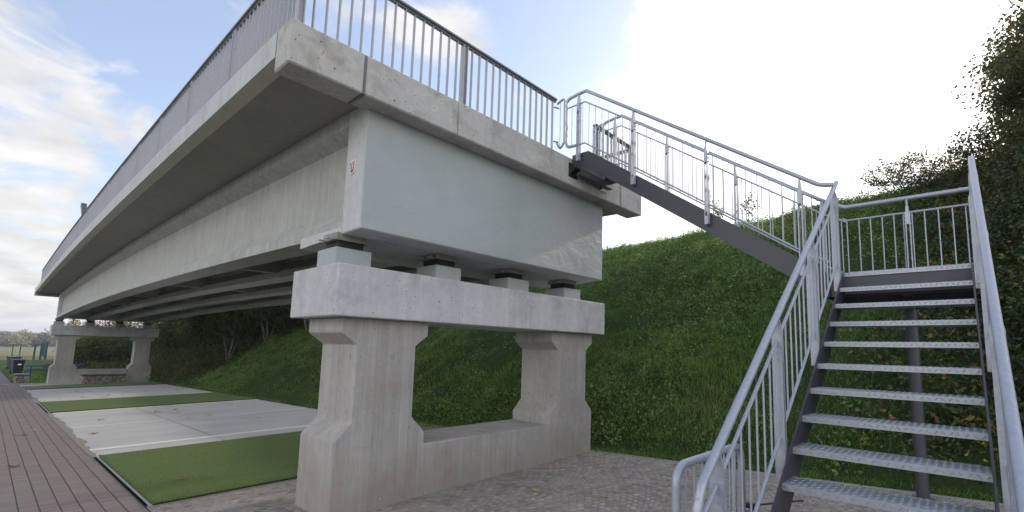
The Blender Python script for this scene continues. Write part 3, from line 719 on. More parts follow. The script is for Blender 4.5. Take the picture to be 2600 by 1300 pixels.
def lug(mb, c, ax, n, L=.031, w=.010, h=.0035):
    ax = ax.normalized(); s = n.cross(ax).normalized()
    b = [c-ax*L/2, c+s*w/2, c+ax*L/2, c-s*w/2]; t = [c-ax*L*.22+n*h, c+s*w*.1+n*h, c+ax*L*.22+n*h, c-s*w*.1+n*h]
    mb.add([*b, *t], [(0, 1, 5, 4), (1, 2, 6, 5), (2, 3, 7, 6), (3, 0, 4, 7), (4, 5, 6, 7)], 0, False)
def tread(x, y0, y1, z, dep=.255, axis='x', lugs=True):
    """nosing at x (front), tread running from y0 to y1, channel folded down .042 at the front"""
    mb = MB(); f = .040
    P = [(x, z-f), (x, z-.003), (x+.003, z), (x+dep, z), (x+dep, z-f), (x+dep-.004, z-f), (x+dep-.004, z-.004), (x+.004, z-.004), (x+.004, z-f)]
    if axis == 'x': mb.prism(P, 'y', y0, y1)
    else: mb.prism([(p[0], p[1]) for p in P], 'x', y0, y1)
    if lugs:
        st_ = .036; ny = int((y1-y0)/st_)
        for j in range(ny):
            yy = y0+st_*(j+.5)
            for i in range(int(dep/st_)):
                xx = x+.022+st_*i; dg = 1 if (i+j) % 2 else -1
                lug(mb, Vector((xx, yy, z)), Vector((1, dg, 0)), Vector((0, 0, 1)))
            lug(mb, Vector((x, yy, z-.020)), Vector((0, 1, 1 if j % 2 else -1)), Vector((-1, 0, 0)), .034, .010, .0035)
        for yy in (y0+.012, y1-.012): mb.tube([(x-.0008, yy, z-.02), (x+.002, yy, z-.02)], .003, 8, mat=1)
    return mb
for k in range(1, 14):
    o = part(tread(XL-k*g_, YR+.001, YLf-.001, ZL-k*r_), 'tread', [M_['tread'], M_['black']])
# landing
LX1 = 4.10
part(tread(XL, YR+.001, YLf-.001, ZL, LX1-XL), 'landing_plate', [M_['tread'], M_['black']])
part((lambda m: (m.box(XL+.012, XL+.07, YR+.001, YLf+.17, ZL-.235, ZL-.045), m)[1])(MB()), 'landing_beam', M_['anthra'])
part((lambda m: (m.box(LX1-.06, LX1, YR, YLf+.17, ZL-.235, ZL-.006), m)[1])(MB()), 'landing_beam', M_['anthra'])
for bx in ((XL+.07, LX1-.06, YR-.012, YR, ZL-.235, ZL-.006), (XL-.08, LX1+.0, YLf+.172, YLf+.182, ZL-.235, ZL-.006), (XL+.07, LX1-.06, -4.44, -4.36, ZL-.2, ZL-.045)):
    mb = MB(); mb.box(*bx); part(mb, 'landing_beam', M_['anthra'])
part(tread(XL+.0, YLf+.001, YLf+.171, ZL-.0015, LX1-XL), 'landing_plate', [M_['tread'], M_['black']])
mb = MB(); mb.tube([(4.16, -4.385, .10), (4.16, -4.385, ZL-.30)], .057, 20); mb.box(4.02, 4.28, -4.50, -4.27, ZL-.30, ZL-.236)
part(mb, 'support_column', M_['anthra'])
mb = MB(); mb.box(4.06, 4.26, -4.485, -4.285, .22, .285); part(mb, 'column_base_plate', M_['anthra'])
# upper flight
XO, XI = 3.163, 4.163
def stringer_upper(x0, x1):
    yk = -.748; zt = 4.684; yb = -3.80
    z_end = zt-(yk-yb)*SL
    poly = [(FY-.004, 4.455), (FY-.004, zt), (yk, zt), (yb, z_end), (yb, ZL-.235), (-3.76, ZL-.235), (-.69, 4.462)]
    poly[5] = (-.69-(4.462-(ZL-.235))/SL, ZL-.235)
    mb = MB(); mb.prism(poly, 'x', x0, x1); return mb
part(stringer_upper(XO+.045, XO+.057), 'stringer', M_['anthra']); part(stringer_upper(XI-.057, XI-.045), 'stringer', M_['anthra'])
for k in range(1, 12):
    y = -.748 - k*.255 - .0; z = 4.67 - k*(4.67-ZL)/12
    mb = MB(); P = [(y, z-.04), (y, z), (y+.255, z), (y+.255, z-.04), (y+.25, z-.04), (y+.25, z-.005), (y+.005, z-.005), (y+.005, z-.04)]
    mb.prism(P, 'x', XO+.058, XI-.058); part(mb, 'tread', M_['tread'])
mb = MB(); mb.box(XO+.058, XI-.058, -.748, FY-.004, 4.645, 4.67); part(mb, 'landing_plate', M_['tread'])
mb = MB(); mb.box(XO+.058, XI-.058, -.60, -.50, 4.36, 4.372); mb.box(XO+.058, XI-.058, -.60, -.592, 4.372, 4.455); mb.box(XO+.058, XI-.058, -.60, -.50, 4.445, 4.456)
part(mb, 'head_beam', M_['anthra'])
for x0 in (XO-.035, XI-.215):
    mb = MB(); mb.box(x0, x0+.20, FY-.012, FY-.001, 4.335, 4.55); mb.box(x0, x0+.20, FY-.13, FY-.012, 4.44, 4.452); mb.prism([(FY-.012, 4.34), (FY-.012, 4.44), (FY-.11, 4.44)], 'x', x0+.0, x0+.01)
    part(mb, 'bracket', M_['black'])

# railings of the stairs
R_H = .0235
def galvpart(mb, name, parent): return mb.build(name, M_['galv'], parent)
def make_post(parent, p, along, trans, zb, zt, spade=.17, stub=.0):
    """two flat bars either side of a spade plate; along = run direction, trans = across"""
    p = Vector(p); al = Vector(along); tr = Vector(trans); mb = MB()
    def bar(c, ha, ht, z0, z1, taper=1.0):
        vs = [c+al*(a*ha)+tr*(b*ht)+Vector((0, 0, z0)) for a, b in ((-1, -1), (1, -1), (1, 1), (-1, 1))] + \
             [c+al*(a*ha)+tr*(b*ht*taper)+Vector((0, 0, z1)) for a, b in ((-1, -1), (1, -1), (1, 1), (-1, 1))]
        mb.add(vs, [(0, 3, 2, 1), (4, 5, 6, 7), (0, 1, 5, 4), (1, 2, 6, 5), (2, 3, 7, 6), (3, 0, 4, 7)])
    for s in (-1, 1): bar(p+al*(s*.0185), .005, .031, zb, zt-.16)
    bar(p, .0125, .031, zb-.004, zb+.10)
    bar(p, .013, .033, zt-.30, zt-.10); bar(p, .008, .033, zt-.10, zt-.015, .42)
    for dz in (.035, .08): 
        for s in (-1, 1): mb.tube([p+al*(s*.0235)+Vector((0, 0, zb+dz-.01)), p+al*(s*.031)+Vector((0, 0, zb+dz-.01))], .0095, 6)
    for dz in (.20, .245, .29):
        for s in (-1, 1): mb.tube([p+al*(s*.0235)+Vector((0, 0, zt-dz)), p+al*(s*.031)+Vector((0, 0, zt-dz))], .0085, 6)
    return galvpart(mb, 'post', parent)
def make_rail(name_, handpath, posts, panels, along, trans, zfun_t, zfun_b, hr_of, zb_off, bspace=.12):
    pass
def rail_root(loc=(0, 0, 0)):
    o = empty('stair_railing', (0, 0, 0)); o.parent = st; o.location = ORG; return o
HZ = lambda x: 3.551-SL*(3.355-x)
def lower_rail(yc, mirror=1):
    r = rail_root(); mb = MB()
    low = float(gz(0, -4.4))+.28
    path = [(3.37, yc, 3.561), (-.16, yc, HZ(-.16)), (-.215, yc, 1.02), (-.215, yc, low+.15), (-.13, yc, low+.02), (.02, yc, low+.02)]
    mb.tube(rounded(path, [.10, 0, .08, .05], 8), R_H, 14)
    mb.tube([(3.37, yc, 3.561), (3.375, yc, 3.564)], R_H*.8, 14)
    mb.tube([(-.197-.0245, yc-.006, HZ(-.16)-.05), (-.197-.0255, yc-.006, HZ(-.16)-.05)], .004, 8)
    galvpart(mb, 'handrail', r)
    px = [3.195, 2.135, 1.085, .03]
    for x in px: make_post(r, (x, yc, 0), (1, 0, 0), (0, 1, 0), HZ(x)-1.06, HZ(x), )
    edges = [3.195, 2.135, 1.085, .03]
    for a, b in zip(edges[1:], edges[:-1]):
        x0, x1 = a+.024, b-.024
        for dz in (.152, .775): mb = MB(); mb.tube([(x0, yc, HZ(x0)-dz), (x1, yc, HZ(x1)-dz)], .0115, 10); galvpart(mb, 'panel_rail', r)
        nb = 8
        for k in range(nb):
            x = a+.06+(b-a-.12)*k/(nb-1); m = MB(); m.tube([(x, yc, HZ(x)-.775), (x, yc, HZ(x)-.152)], .0065, 8); galvpart(m, 'baluster', r)
    mb = MB(); x1 = .006; mb.tube([(-.205, yc, HZ(x1)-.152-.14), (x1, yc, HZ(x1)-.152)], .0115, 10); galvpart(mb, 'panel_rail', r)
    for x in (-.12, -.05): m = MB(); m.tube([(x, yc, low+.03), (x, yc, HZ(x)-.16)], .0065, 8); galvpart(m, 'baluster', r)
    return r
lower_rail(-3.880); lower_rail(-4.953)
UZ = lambda y: 5.619-.698*(-.725-y) if y < -.725 else 5.619
def upper_rail(xc, inner):
    r = rail_root(); mb = MB()
    if not inner: end = [(xc, -3.745, UZ(-3.745)), (xc, -3.83, 3.485), (xc+.03, -3.875, 3.49)]
    else: end = [(xc, -3.66, UZ(-3.66)), (xc, -3.82, 3.49), (xc, -4.90, 3.49)]
    path = [(xc, -.60, 4.80), (xc, -.36, 4.815), (xc, -.352, 5.59), (xc, -.55, 5.612), (xc, -.725, 5.619)] + end
    mb.tube(rounded(path, [.09, .09, 0, .05, .05] + ([.0] if False else [.08])*(len(end)-2) , 8), R_H, 14)
    galvpart(mb, 'handrail', r)
    ps = [-.595, -1.54, -2.56, -3.575]
    for y in ps: make_post(r, (xc, y, 0), (0, 1, 0), (1, 0, 0), UZ(y)-1.07, UZ(y))
    tz = lambda y: UZ(y)-.170; bz = lambda y: (4.798-.694*(-.728-y) if y < -.728 else 4.80)
    yk = [-.36]+ps
    for a, b in zip(yk[:-1], yk[1:]):
        y0, y1 = a-(.0 if a == -.36 else .024), b+.024
        for zf in (tz, bz):
            mb = MB()
            if a > -.725 > b: mb.tube([(xc, y0, zf(y0)), (xc, -.71, zf(-.71)), (xc, y1, zf(y1))], .0115, 10)
            elif a == -.36 and zf is bz: continue
            else: mb.tube([(xc, y0, zf(y0)), (xc, y1, zf(y1))], .0115, 10)
            galvpart(mb, 'panel_rail', r)
        if a == -.36: ys = [-.465]
        else: ys = [a-.075+(b-a+.13)*k/7 for k in range(8)]
        for y in ys: m = MB(); m.tube([(xc, y, bz(y)), (xc, y, tz(y))], .006, 8); galvpart(m, 'baluster', r)
    y0, y1 = -3.60, -3.83
    for zf in (tz, bz): mb = MB(); mb.tube([(xc, y0, zf(y0)), (xc, y1, zf(y1)+.03)], .0115, 10); galvpart(mb, 'panel_rail', r)
    for y in (-3.68, -3.78): m = MB(); m.tube([(xc, y, bz(y)), (xc, y, tz(y)+.01)], .006, 8); galvpart(m, 'baluster', r)
    return r
upper_rail(XO, False); upper_rail(XI, True)
def landing_rail():
    r = rail_root(); xb = XI; mb = MB()
    for pts in ([(xb, -3.795, 3.355), (xb, -3.83, 3.327), (xb, -4.387, 3.327)], [(xb, -4.433, 3.327), (xb, -4.94, 3.327)], [(xb, -3.83, 2.70), (xb, -4.387, 2.70)], [(xb, -4.433, 2.70), (xb, -4.94, 2.70)]):
        mb = MB(); mb.tube(pts, .0115, 10); galvpart(mb, 'panel_rail', r)
    make_post(r, (xb, -4.41, 0), (0, 1, 0), (1, 0, 0), ZL-.12, 3.49)
    for y in [-3.835, -3.955, -4.067, -4.178, -4.286, -4.372, -4.448, -4.557, -4.673, -4.789, -4.895]:
        m = MB(); m.tube([(xb, y, 2.70), (xb, y, 3.327)], .0065, 8); galvpart(m, 'baluster', r)
    mb = MB(); mb.tube(rounded([(xb, -4.89, 3.49), (xb, -4.953, 3.49), (xb-.08, -4.953, 3.49), (3.34, -4.953, 3.53)], [.05, .03], 5), R_H, 14); galvpart(mb, 'handrail', r)
    make_post(r, (xb, -4.953, 0), (1, 0, 0), (0, 1, 0), ZL-.12, 3.49)
    for x in [3.34+.115*k for k in range(7)]:
        m = MB(); m.tube([(x, -4.953, 2.70), (x, -4.953, 3.35)], .0065, 8); galvpart(m, 'baluster', r)
    for z in (2.70, 3.345): mb = MB(); mb.tube([(3.23, -4.953, z), (xb, -4.953, z)], .0115, 10); galvpart(mb, 'panel_rail', r)
landing_rail()

# open gate beside the foot of the stairs
gt = empty('tube_gate', (.09, -3.63, float(gz(.5, -3.6)))); tag(gt, 'low galvanised tube gate standing open beside the foot of the stairs', 'gate')
go = Vector(gt.location); yg = 0.0; zt = 1.12-go.z
mb = MB(); mb.tube(rounded([(.0, 0, .12), (.0, 0, zt), (.93, -.015, zt), (.93, -.015, .12), (.0, 0, .12), (0, 0, .2)], [.11, .11, .10, .10], 8), R_H, 14)
mb.tube([(-.0248, -.006, zt-.035), (-.0256, -.006, zt-.035)], .004, 8); mb.build('gate_frame', M_['galv'], gt)
for x in [.11, .22, .33, .44, .55, .66, .75, .84]:
    m = MB(); m.tube([(x, -.003, .12), (x, -.003, zt)], .0065 if x < .8 else .010, 8); m.build('gate_bar', M_['galv'], gt)
mb = MB(); mb.box(.945, .99, -.05, .03, .48, .60); lk = mb.build('lock_case', M_['galv'], gt, bevel=.006)
mb = MB(); mb.tube(rounded([(.99, -.02, .56), (1.05, -.02, .585), (1.09, -.03, .58)], .02), .011, 8); mb.box(1.04, 1.085, -.055, .0, .53, .62); mb.build('lock_handle', M_['black'], lk)
mb = MB(); mb.tube([(1.07, -.03, .60), (1.62, -.22, .56)], .007, 8); mb.build('stay_rod', M_['black'], gt)
mb = MB(); mb.box(-.03, .03, -.03, .03, -.05, .0); mb.tube([(0, 0, -.02), (0, 0, .14)], .028, 12); mb.build('gate_foot', M_['galv'], gt)

# ------------------------------------------------------------------ benches, bins, barrier, fence
M_['stone'] = None
def stonemat():
    m, t, b, co = newmat('gabion_stones')
    v = t.nodes.new('ShaderNodeTexVoronoi'); v.inputs['Scale'].default_value = 11; t.links.new(co, v.inputs['Vector'])
    s = t.nodes.new('ShaderNodeSeparateColor'); t.links.new(v.outputs['Color'], s.inputs[0])
    c = ramp(t, s.outputs[0], [(0, (.12, .085, .065)), (.4, (.22, .16, .12)), (.7, (.30, .25, .21)), (1, (.40, .36, .31))])
    setc(t, b, c, .85, .3); bump(t, b, mth(t, 'SUBTRACT', 1, v.outputs['Distance']), .6, .03); return m
M_['stone'] = stonemat()
def gabion(x0, x1, y0, y1, zt, label):
    zg = float(gz((x0+x1)/2, (y0+y1)/2)); r = empty('gabion_bench', ((x0+x1)/2, (y0+y1)/2, zg)); tag(r, label, 'bench', 'gabion benches')
    hx, hy, h = (x1-x0)/2, (y1-y0)/2, zt-zg; mb = MB()
    rs = random.Random(3)
    nx = max(2, int(hx*2/.12)); nz = max(2, int((h-.09)/.09))
    for i in range(nx):
        for k in range(nz):
            for yy in (-hy+.06, hy-.06):
                cx = -hx+.06+(2*hx-.12)*(i+.5*(k % 2)*.6)/(nx-1+.3)+rs.uniform(-.01, .01); cz = .04+.09*k+rs.uniform(-.008, .008)
                rx, rz = rs.uniform(.05, .075), rs.uniform(.036, .05); vs = []; fs = []
                for a in range(5):
                    th = math.pi*a/4
                    for bq in range(7): ph = 2*math.pi*bq/7+a; vs.append((cx+rx*math.sin(th)*math.cos(ph), yy+.06*math.sin(th)*math.sin(ph), cz+rz*math.cos(th)))
                for a in range(4): fs += [(a*7+b, a*7+(b+1) % 7, (a+1)*7+(b+1) % 7, (a+1)*7+b) for b in range(7)]
                mb.add(vs, fs)
    mb.box(-hx+.07, hx-.07, -hy+.07, hy-.07, 0, h-.08)
    mb.build('stone_fill', M_['stone'], r)
    mb = MB()
    for yy in (-hy, hy):
        for i in range(nx+1): x = -hx+2*hx*i/nx; mb.tube([(x, yy, 0), (x, yy, h-.08)], .004, 4)
        for k in range(5): z = (h-.08)*k/4; mb.tube([(-hx, yy, z), (hx, yy, z)], .004, 4)
    mb.build('wire_cage', M_['galv'], r)
    mb = MB(); mb.box(-hx-.03, hx+.03, -hy-.03, hy+.03, h-.08, h); mb.build('seat_board', M_['benchtop'], r, bevel=.02)
    return r
gabion(1.22, 3.06, 31.7, 32.3, -.22, 'long stone-filled bench with a dark board in front of the far pier')
gabion(-1.19, -.66, 34.6, 35.9, -.31, 'short stone-filled bench at the path edge left of the far pier')
def bin_(x, y, rz, label):
    zg = float(gz(x, y))+.10; r = empty('wheelie_bin', (x, y, zg)); r.rotation_euler = (0, 0, rz); tag(r, label, 'bin', 'dark wheelie bins beside the path')
    mb = MB(); b0, b1 = .21, .28; z0, z1 = .05, .92
    vs = [(s*b0, t*b0, z0) for s, t in ((-1, -1), (1, -1), (1, 1), (-1, 1))]+[(s*b1, t*b1*1.15, z1) for s, t in ((-1, -1), (1, -1), (1, 1), (-1, 1))]
    mb.add(vs, [(0, 3, 2, 1), (4, 5, 6, 7), (0, 1, 5, 4), (1, 2, 6, 5), (2, 3, 7, 6), (3, 0, 4, 7)]); mb.box(-.30, .30, -.345, -.32, .86, .92)
    mb.build('body', M_['plastic'], r, bevel=.02)
    mb = MB(); mb.prism([(-.36, .925), (.37, .925), (.34, 1.0), (-.30, .97)], 'x', -.31, .31); mb.tube([(-.25, .40, .97), (.25, .40, .97)], .018, 8); mb.build('lid', M_['plastic'], r, bevel=.012)
    for s in (-1, 1): mb = MB(); mb.tube([(s*.22, .24, .10), (s*.27, .24, .10)], .10, 16); mb.build('wheel', M_['rubber'], r)
    mb = MB(); mb.box(-.05, .12, -.295, -.28, .60, .68); mb.build('sticker', M_['white'], r)
bin_(-.90, 43.3, rad(12), 'dark wheelie bin with a white sticker behind the short bench')
bin_(-.92, 50.0, rad(25), 'farther dark wheelie bin partly hidden behind the other bin')
# blue tube barrier
bb = empty('blue_barrier', (-.7, 38.2, -.75)); tag(bb, 'low blue tube barrier in the grass left of the far pier', 'barrier')
mb = MB(); mb.tube([(0, 0, .76), (2.6, 0, .76)], .035, 10); mb.tube(rounded([(-.05, -.7, 0), (-.05, -.7, .55), (2.6, -.7, .55)], .08), .035, 10); mb.build('rail', M_['blue'], bb)
for x in (.22, 2.3): mb = MB(); mb.tube([(x, 0, 0), (x, 0, .76)], .04, 10); mb.build('post', M_['blue'], bb)
# fence by the field
fz = float(gz(0, 76))
fe = empty('mesh_fence', (-6, 76, fz)); tag(fe, 'green wire mesh fence with tall posts in front of the brown fields', 'fence')
for k, (x, y, mt, w, h) in enumerate([(2.6, 0, 'rust', .05, 1.75), (5.58, 0, 'rust', .045, 1.75), (6.16, 0, 'rust', .045, 1.75), (7.3, 0, 'green', .08, 1.8), (7.85, .5, 'green', .10, 1.8)]):
    mb = MB(); mb.box(x-w, x+w, y-w, y+w, 0, h); mb.build('post', M_[mt], fe)
for k in range(12):
    x, y = 8.3+.10*k, 1+2.2*k
    mb = MB(); mb.box(x-.08, x+.08, y-.08, y+.08, 0, 2.0); mb.build('post', M_['green'], fe)
mb = MB(); mb.tube([(-7, 0, 1.7), (7.3, .4, 1.7), (8.3, 1, 1.75), (9.7, 37, 1.8)], .02, 4)
for i in range(70): x = -7+.2*i; mb.tube([(x, 0, 0), (x, 0, 1.7)], .004, 3)
for i in range(16): z = .1+.1*i; mb.tube([(-7, 0, z), (7.3, .4, z)], .003, 3)
for i in range(90): f_ = i/89; mb.tube([(8.3+1.4*f_, 1+36*f_, 0), (8.3+1.4*f_, 1+36*f_, 1.85)], .012, 3)
mb.build('wire_mesh', M_['green'], fe)
# small board table in the grass behind the far pier
tb = empty('picnic_table', (5.9, 52, -.78)); tag(tb, 'small pale wooden table in the grass seen through the far pier', 'table')
mb = MB(); mb.box(-.9, .9, -.35, .35, 1.18, 1.24); mb.build('table_top', M_['palebark'], tb)
for s in (-1, 1): mb = MB(); mb.box(s*.7-.05, s*.7+.05, -.3, .3, 0, 1.18); mb.build('leg', M_['bark'], tb)
# low dark kerb board behind the opening of the near pier and a lost plastic bag at the far pier
mb = MB(); mb.prism([(0, 0), (.24, 0), (.20, .06), (.08, .09)], 'x', 4.62, 4.80)
bg_ = mb.build('plastic_bag', M_['white']); bg_.location = (0, 32.9, float(gz(4.6, 32.9))); tag(bg_, 'small white scrap lying on the soil at the right foot of the far pier', 'litter')

# ------------------------------------------------------------------ fallen leaves
def leaf_mesh(seed):
    rs = random.Random(seed); mb = MB(); n = 15; pts = []
    for i in range(n):
        a = 2*math.pi*i/n; rr = (1.0 if i % 3 == 0 else .52)*rs.uniform(.85, 1.1)
        pts.append((rr*math.cos(a), rr*math.sin(a)*.85))
    cz = .0; vs = [(0, 0, .12)]+[(x, y, .05+.38*abs(x)*abs(x)*rs.uniform(.3, 1.3)+.25*max(0, y)) for x, y in pts]
    mb.add(vs, [(0, 1+i, 1+(i+1) % n) for i in range(n)]); mb.tube([(0, 0, .12), (-.7, -.9, .10), (-1.0, -1.5, .22)], .03, 4)
    return mb
LV = [leaf_mesh(s) for s in range(5)]
GR = 'fallen leaves on the paving'
spec = [(2.066, -.883, .075, 'leaf_y', 'yellow maple leaf lying on the cobbles right of the near pier', 0, 0), (2.35, -1.665, .060, 'leaf_y', 'small yellow leaf on the cobbles nearest the stair gate', 1, 0),
 (-1.933, 5.757, .085, 'leaf_r', 'large dark red leaf on the brick path', 2, 0), (-1.684, 9.725, .09, 'leaf_r', 'dark brown leaf farther up the brick path', 3, 0), (-1.524, 10.552, .06, 'leaf_y', 'pale yellow leaf on the brick path', 4, 0),
 (-.561, 2.877, .07, 'leaf_b', 'orange brown leaf on the nearest turf mat', 0, .03), (-.334, 11.516, .10, 'leaf_r', 'dark leaf on the slab between the first two white lines', 1, 0), (-.737, 8.817, .09, 'leaf_b', 'brown leaf on the slab beside the brick path', 2, 0),
 (2.349, 8.957, .10, 'leaf_y', 'yellow leaf on the slab near the right parking line', 3, 0), (2.075, 9.057, .08, 'leaf_b', None, 4, 0), (1.708, 10.463, .08, 'leaf_b', None, 0, 0), (1.466, 12.86, .08, 'leaf_b', None, 1, 0),
 (.933, 12.473, .09, 'leaf_r', None, 2, 0), (2.9, 10.0, .08, 'leaf_r', None, 3, 0), (1.0, 21.0, .1, 'leaf_r', None, 4, 0), (2.4, 22.5, .1, 'leaf_b', None, 0, 0), (.2, 20.4, .1, 'leaf_r', None, 1, 0),
 (0.4, 24.0, .12, 'leaf_y', None, 2, 0), (-.2, 18.2, .1, 'leaf_b', None, 3, .03), (2.6, 15.3, .1, 'leaf_b', None, 4, .03), (3.9, 11.7, .10, 'leaf_y', None, 0, 0), (4.25, 10.8, .09, 'leaf_y', None, 1, 0), (4.28, 12.9, .09, 'leaf_y', None, 2, 0), (4.3, 9.0, .08, 'leaf_y', None, 3, 0), (4.22, -1.6, .05, 'leaf_b', None, 4, 0), (3.4, -1.9, .035, 'leaf_b', None, 2, 0), (2.9, -2.6, .035, 'leaf_b', None, 1, 0)]
rl = random.Random(77)
for i in range(34):
    if i < 20: x, y = rl.uniform(3.85, 4.18)-.3*(rl.random() < .2), rl.uniform(6.0, 26)
    else: x, y = rl.uniform(-.9, 3.6), rl.uniform(6.1, 27.5)
    spec.append((x, y, rl.uniform(.04, .08), rl.choice(['leaf_y', 'leaf_b', 'leaf_b', 'leaf_r']), None, i % 5, .03 if 14.55 < y < 18.9 else 0))
for i, (x, y, s, mt, lab, k, up) in enumerate(spec):
    o = LV[k].build('fallen_leaf', M_[mt]); o.location = (x, y, float(gz(x, y))+.006+up); o.scale = (s, s, s*.8); o.rotation_euler = (0, 0, i*1.7)
    on = 'turf mat' if up else ('brick path' if x < -1.08 else ('cobbles' if y < 1.9 else ('slab edge' if x > 3.8 else 'pale slab')))
    colr = {'leaf_y': 'yellow', 'leaf_b': 'brown', 'leaf_r': 'dark brown'}[mt]
    if lab: tag(o, lab, 'leaf', GR)
    else: tag(o, 'small %s fallen leaf on the %s under the bridge' % (colr, on) if y > 1.9 else 'tiny brown leaf on the cobbles between pier and stairs', 'leaf', GR)

# ------------------------------------------------------------------ vegetation
def blades(n, px, py, pz, hgt, wid, lean, tint, name, mat, seg2=True):
    a = rng.uniform(0, 2*np.pi, n); dx, dy = np.cos(a)*wid, np.sin(a)*wid
    lx, ly = rng.normal(0, 1, n)*lean*hgt, rng.normal(0, 1, n)*lean*hgt
    b0 = np.stack([px-dx, py-dy, pz], 1); b1 = np.stack([px+dx, py+dy, pz], 1)
    m0 = np.stack([px-dx*.7+lx*.35, py-dy*.7+ly*.35, pz+hgt*.6], 1); m1 = np.stack([px+dx*.7+lx*.35, py+dy*.7+ly*.35, pz+hgt*.6], 1)
    tp = np.stack([px+lx, py+ly, pz+hgt*.95], 1)
    V = np.stack([b0, b1, m1, m0, tp], 1).reshape(-1, 3); i = np.arange(n)*5
    F = np.concatenate([np.stack([i, i+1, i+2], 1), np.stack([i, i+2, i+3], 1), np.stack([i+3, i+2, i+4], 1)])
    o = np_mesh(name, V, F, mat, tint=np.concatenate([tint, tint, tint])); return o
def leaves(P, size, nrm=None, droop=0.0, asp=.62):
    """rhombic two-triangle leaves at points P with random orientation; returns V, F, n"""
    n = len(P); u = rng.normal(0, 1, (n, 3)); u[:, 2] -= droop; u /= np.linalg.norm(u, axis=1)[:, None]
    w = rng.normal(0, 1, (n, 3)); w[:, 2] += 0; w -= (w*u).sum(1)[:, None]*u; w /= np.linalg.norm(w, axis=1)[:, None]
    nn = np.cross(u, w); s = size[:, None]
    a = P; b = P+u*s*.5+w*s*asp*.5+nn*s*.10; c = P+u*s; d = P+u*s*.5-w*s*asp*.5+nn*s*.10
    V = np.stack([a, b, c, d], 1).reshape(-1, 3); i = np.arange(n)*4
    F = np.stack([i, i+1, i+2, i, i+2, i+3], 1).reshape(-1, 3); return V, F
def surfpts(n, xr, yr, dens):
    X = rng.uniform(*xr, n); Y = rng.uniform(*yr, n); keep = rng.random(n) < dens(X, Y); return X[keep], Y[keep]
# -- embankment grass
def dens_grass(x, y):
    d = np.hypot(x+2.4, y+4.8); w = np.clip((11/np.maximum(d, 4))**1.6, .05, 1)
    # under the bridge light is poor but grass still grows; hidden crest back side
    w = w*np.where((x > 18.5), 0, 1)*np.where(y > 27+(x-4.5)*-.3, .5, 1); patch = .55+.9*fbm(x*.8, y*.8+40, 3)
    return np.clip(w*np.clip(patch+.3, .15, 1), 0, 1)
X, Y = surfpts(620000, (4.45, 18.5), (-9, 30), dens_grass)
n = len(X); print('blades', n); d = np.hypot(X+2.4, Y+4.8); pn = fbm(X*.35+9, Y*.35, 3); lush = np.clip(.5+pn*1.6, 0, 1)
hg = (.035+.085*lush)*rng.uniform(.6, 1.5, n)*np.where(X-FOOT < .5, .5, 1); wd = np.clip(.0016*d/4, .003, .012)
g = blades(n, X, Y, bank(X, Y)-.01, hg, wd, .55, np.clip(rng.normal(.42, .17, n)+.8*pn+.10, 0, 1), 'embankment_grass', M_['grass'])
tag(g, 'long green grass covering the embankment slope', 'grass', kind='stuff')
# lawn strips near the far pier and left of it
X, Y = surfpts(9000, (4.12, 4.48), (1.9, 33), lambda x, y: np.clip(.35+1.5*fbm(x*3, y*.9, 3)+(x-4.12)*2, 0, 1)*np.clip(9/np.maximum(np.hypot(x+2.4, y+4.8), 6), 0, 1)); n = len(X)
g = blades(n, X, Y, np.where(X > FOOT, bank(X, Y), gz(X, Y)), rng.uniform(.03, .11, n), np.full(n, .006), .6, np.clip(rng.normal(.5, .2, n), 0, 1), 'edge_grass', M_['grass']); tag(g, 'ragged grass tufts along the slab edge at the foot of the embankment', 'grass', kind='stuff')
X, Y = surfpts(12000, (4.30, 4.62), (-9, 1.9), lambda x, y: np.clip(.2+1.5*fbm(x*3+8, y*1.2, 3)+(x-4.40)*4, 0, 1)); n = len(X)
g = blades(n, X, Y, np.where(X > FOOT, bank(X, Y), gz(X, Y)), rng.uniform(.02, .08, n), np.full(n, .004), .6, np.clip(rng.normal(.55, .2, n), 0, 1), 'kerb_grass', M_['grass']); tag(g, 'grass tufts growing over the kerb of the cobbles', 'grass', kind='stuff')
X, Y = surfpts(60000, (-1.2, 12), (34.1, 60), lambda x, y: np.clip((12/np.maximum(y-20, 8))**1.3, 0, 1))
n = len(X)
g = blades(n, X, Y, gz(X, Y)-.06, rng.uniform(.06, .20, n), np.full(n, .012), .4, np.clip(rng.normal(.5, .2, n), 0, 1), 'lawn_grass', M_['grass']); tag(g, 'grass behind the far pier', 'grass', kind='stuff')
# -- broad-leaved weeds in clumps
def weed_field(name, label, cx, cy, count, per, spread, hgt, lsz, mat, tb, tv):
    k = count; P = []
    cz = bank(cx, cy)
    ii = np.repeat(np.arange(k), per); m = len(ii)
    ox, oy = rng.normal(0, 1, m)*spread[ii], rng.normal(0, 1, m)*spread[ii]; oh = rng.random(m)**.8*hgt[ii]
    x, y = cx[ii]+ox, cy[ii]+oy; Pp = np.stack([x, y, bank(x, y)+oh*np.exp(-(ox*ox+oy*oy)/(2*(spread[ii]*1.3)**2))+.02], 1)
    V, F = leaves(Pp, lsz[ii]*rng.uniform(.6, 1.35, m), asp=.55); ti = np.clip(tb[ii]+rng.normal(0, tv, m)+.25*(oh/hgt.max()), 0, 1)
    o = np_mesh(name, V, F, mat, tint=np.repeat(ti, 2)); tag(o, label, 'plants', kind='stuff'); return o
def wd_dens(x, y):
    d = np.hypot(x+2.4, y+4.8); return np.clip(.25+1.9*fbm(x*.42+2, y*.42+8, 3)+.25*(y < 2), 0.03, 1)*np.clip((13/np.maximum(d, 5))**1.2, .1, 1)
cx, cy = surfpts(25000, (4.8, 17.8), (-5.2, 26), wd_dens); k = len(cx); dd = np.hypot(cx+2.4, cy+4.8)
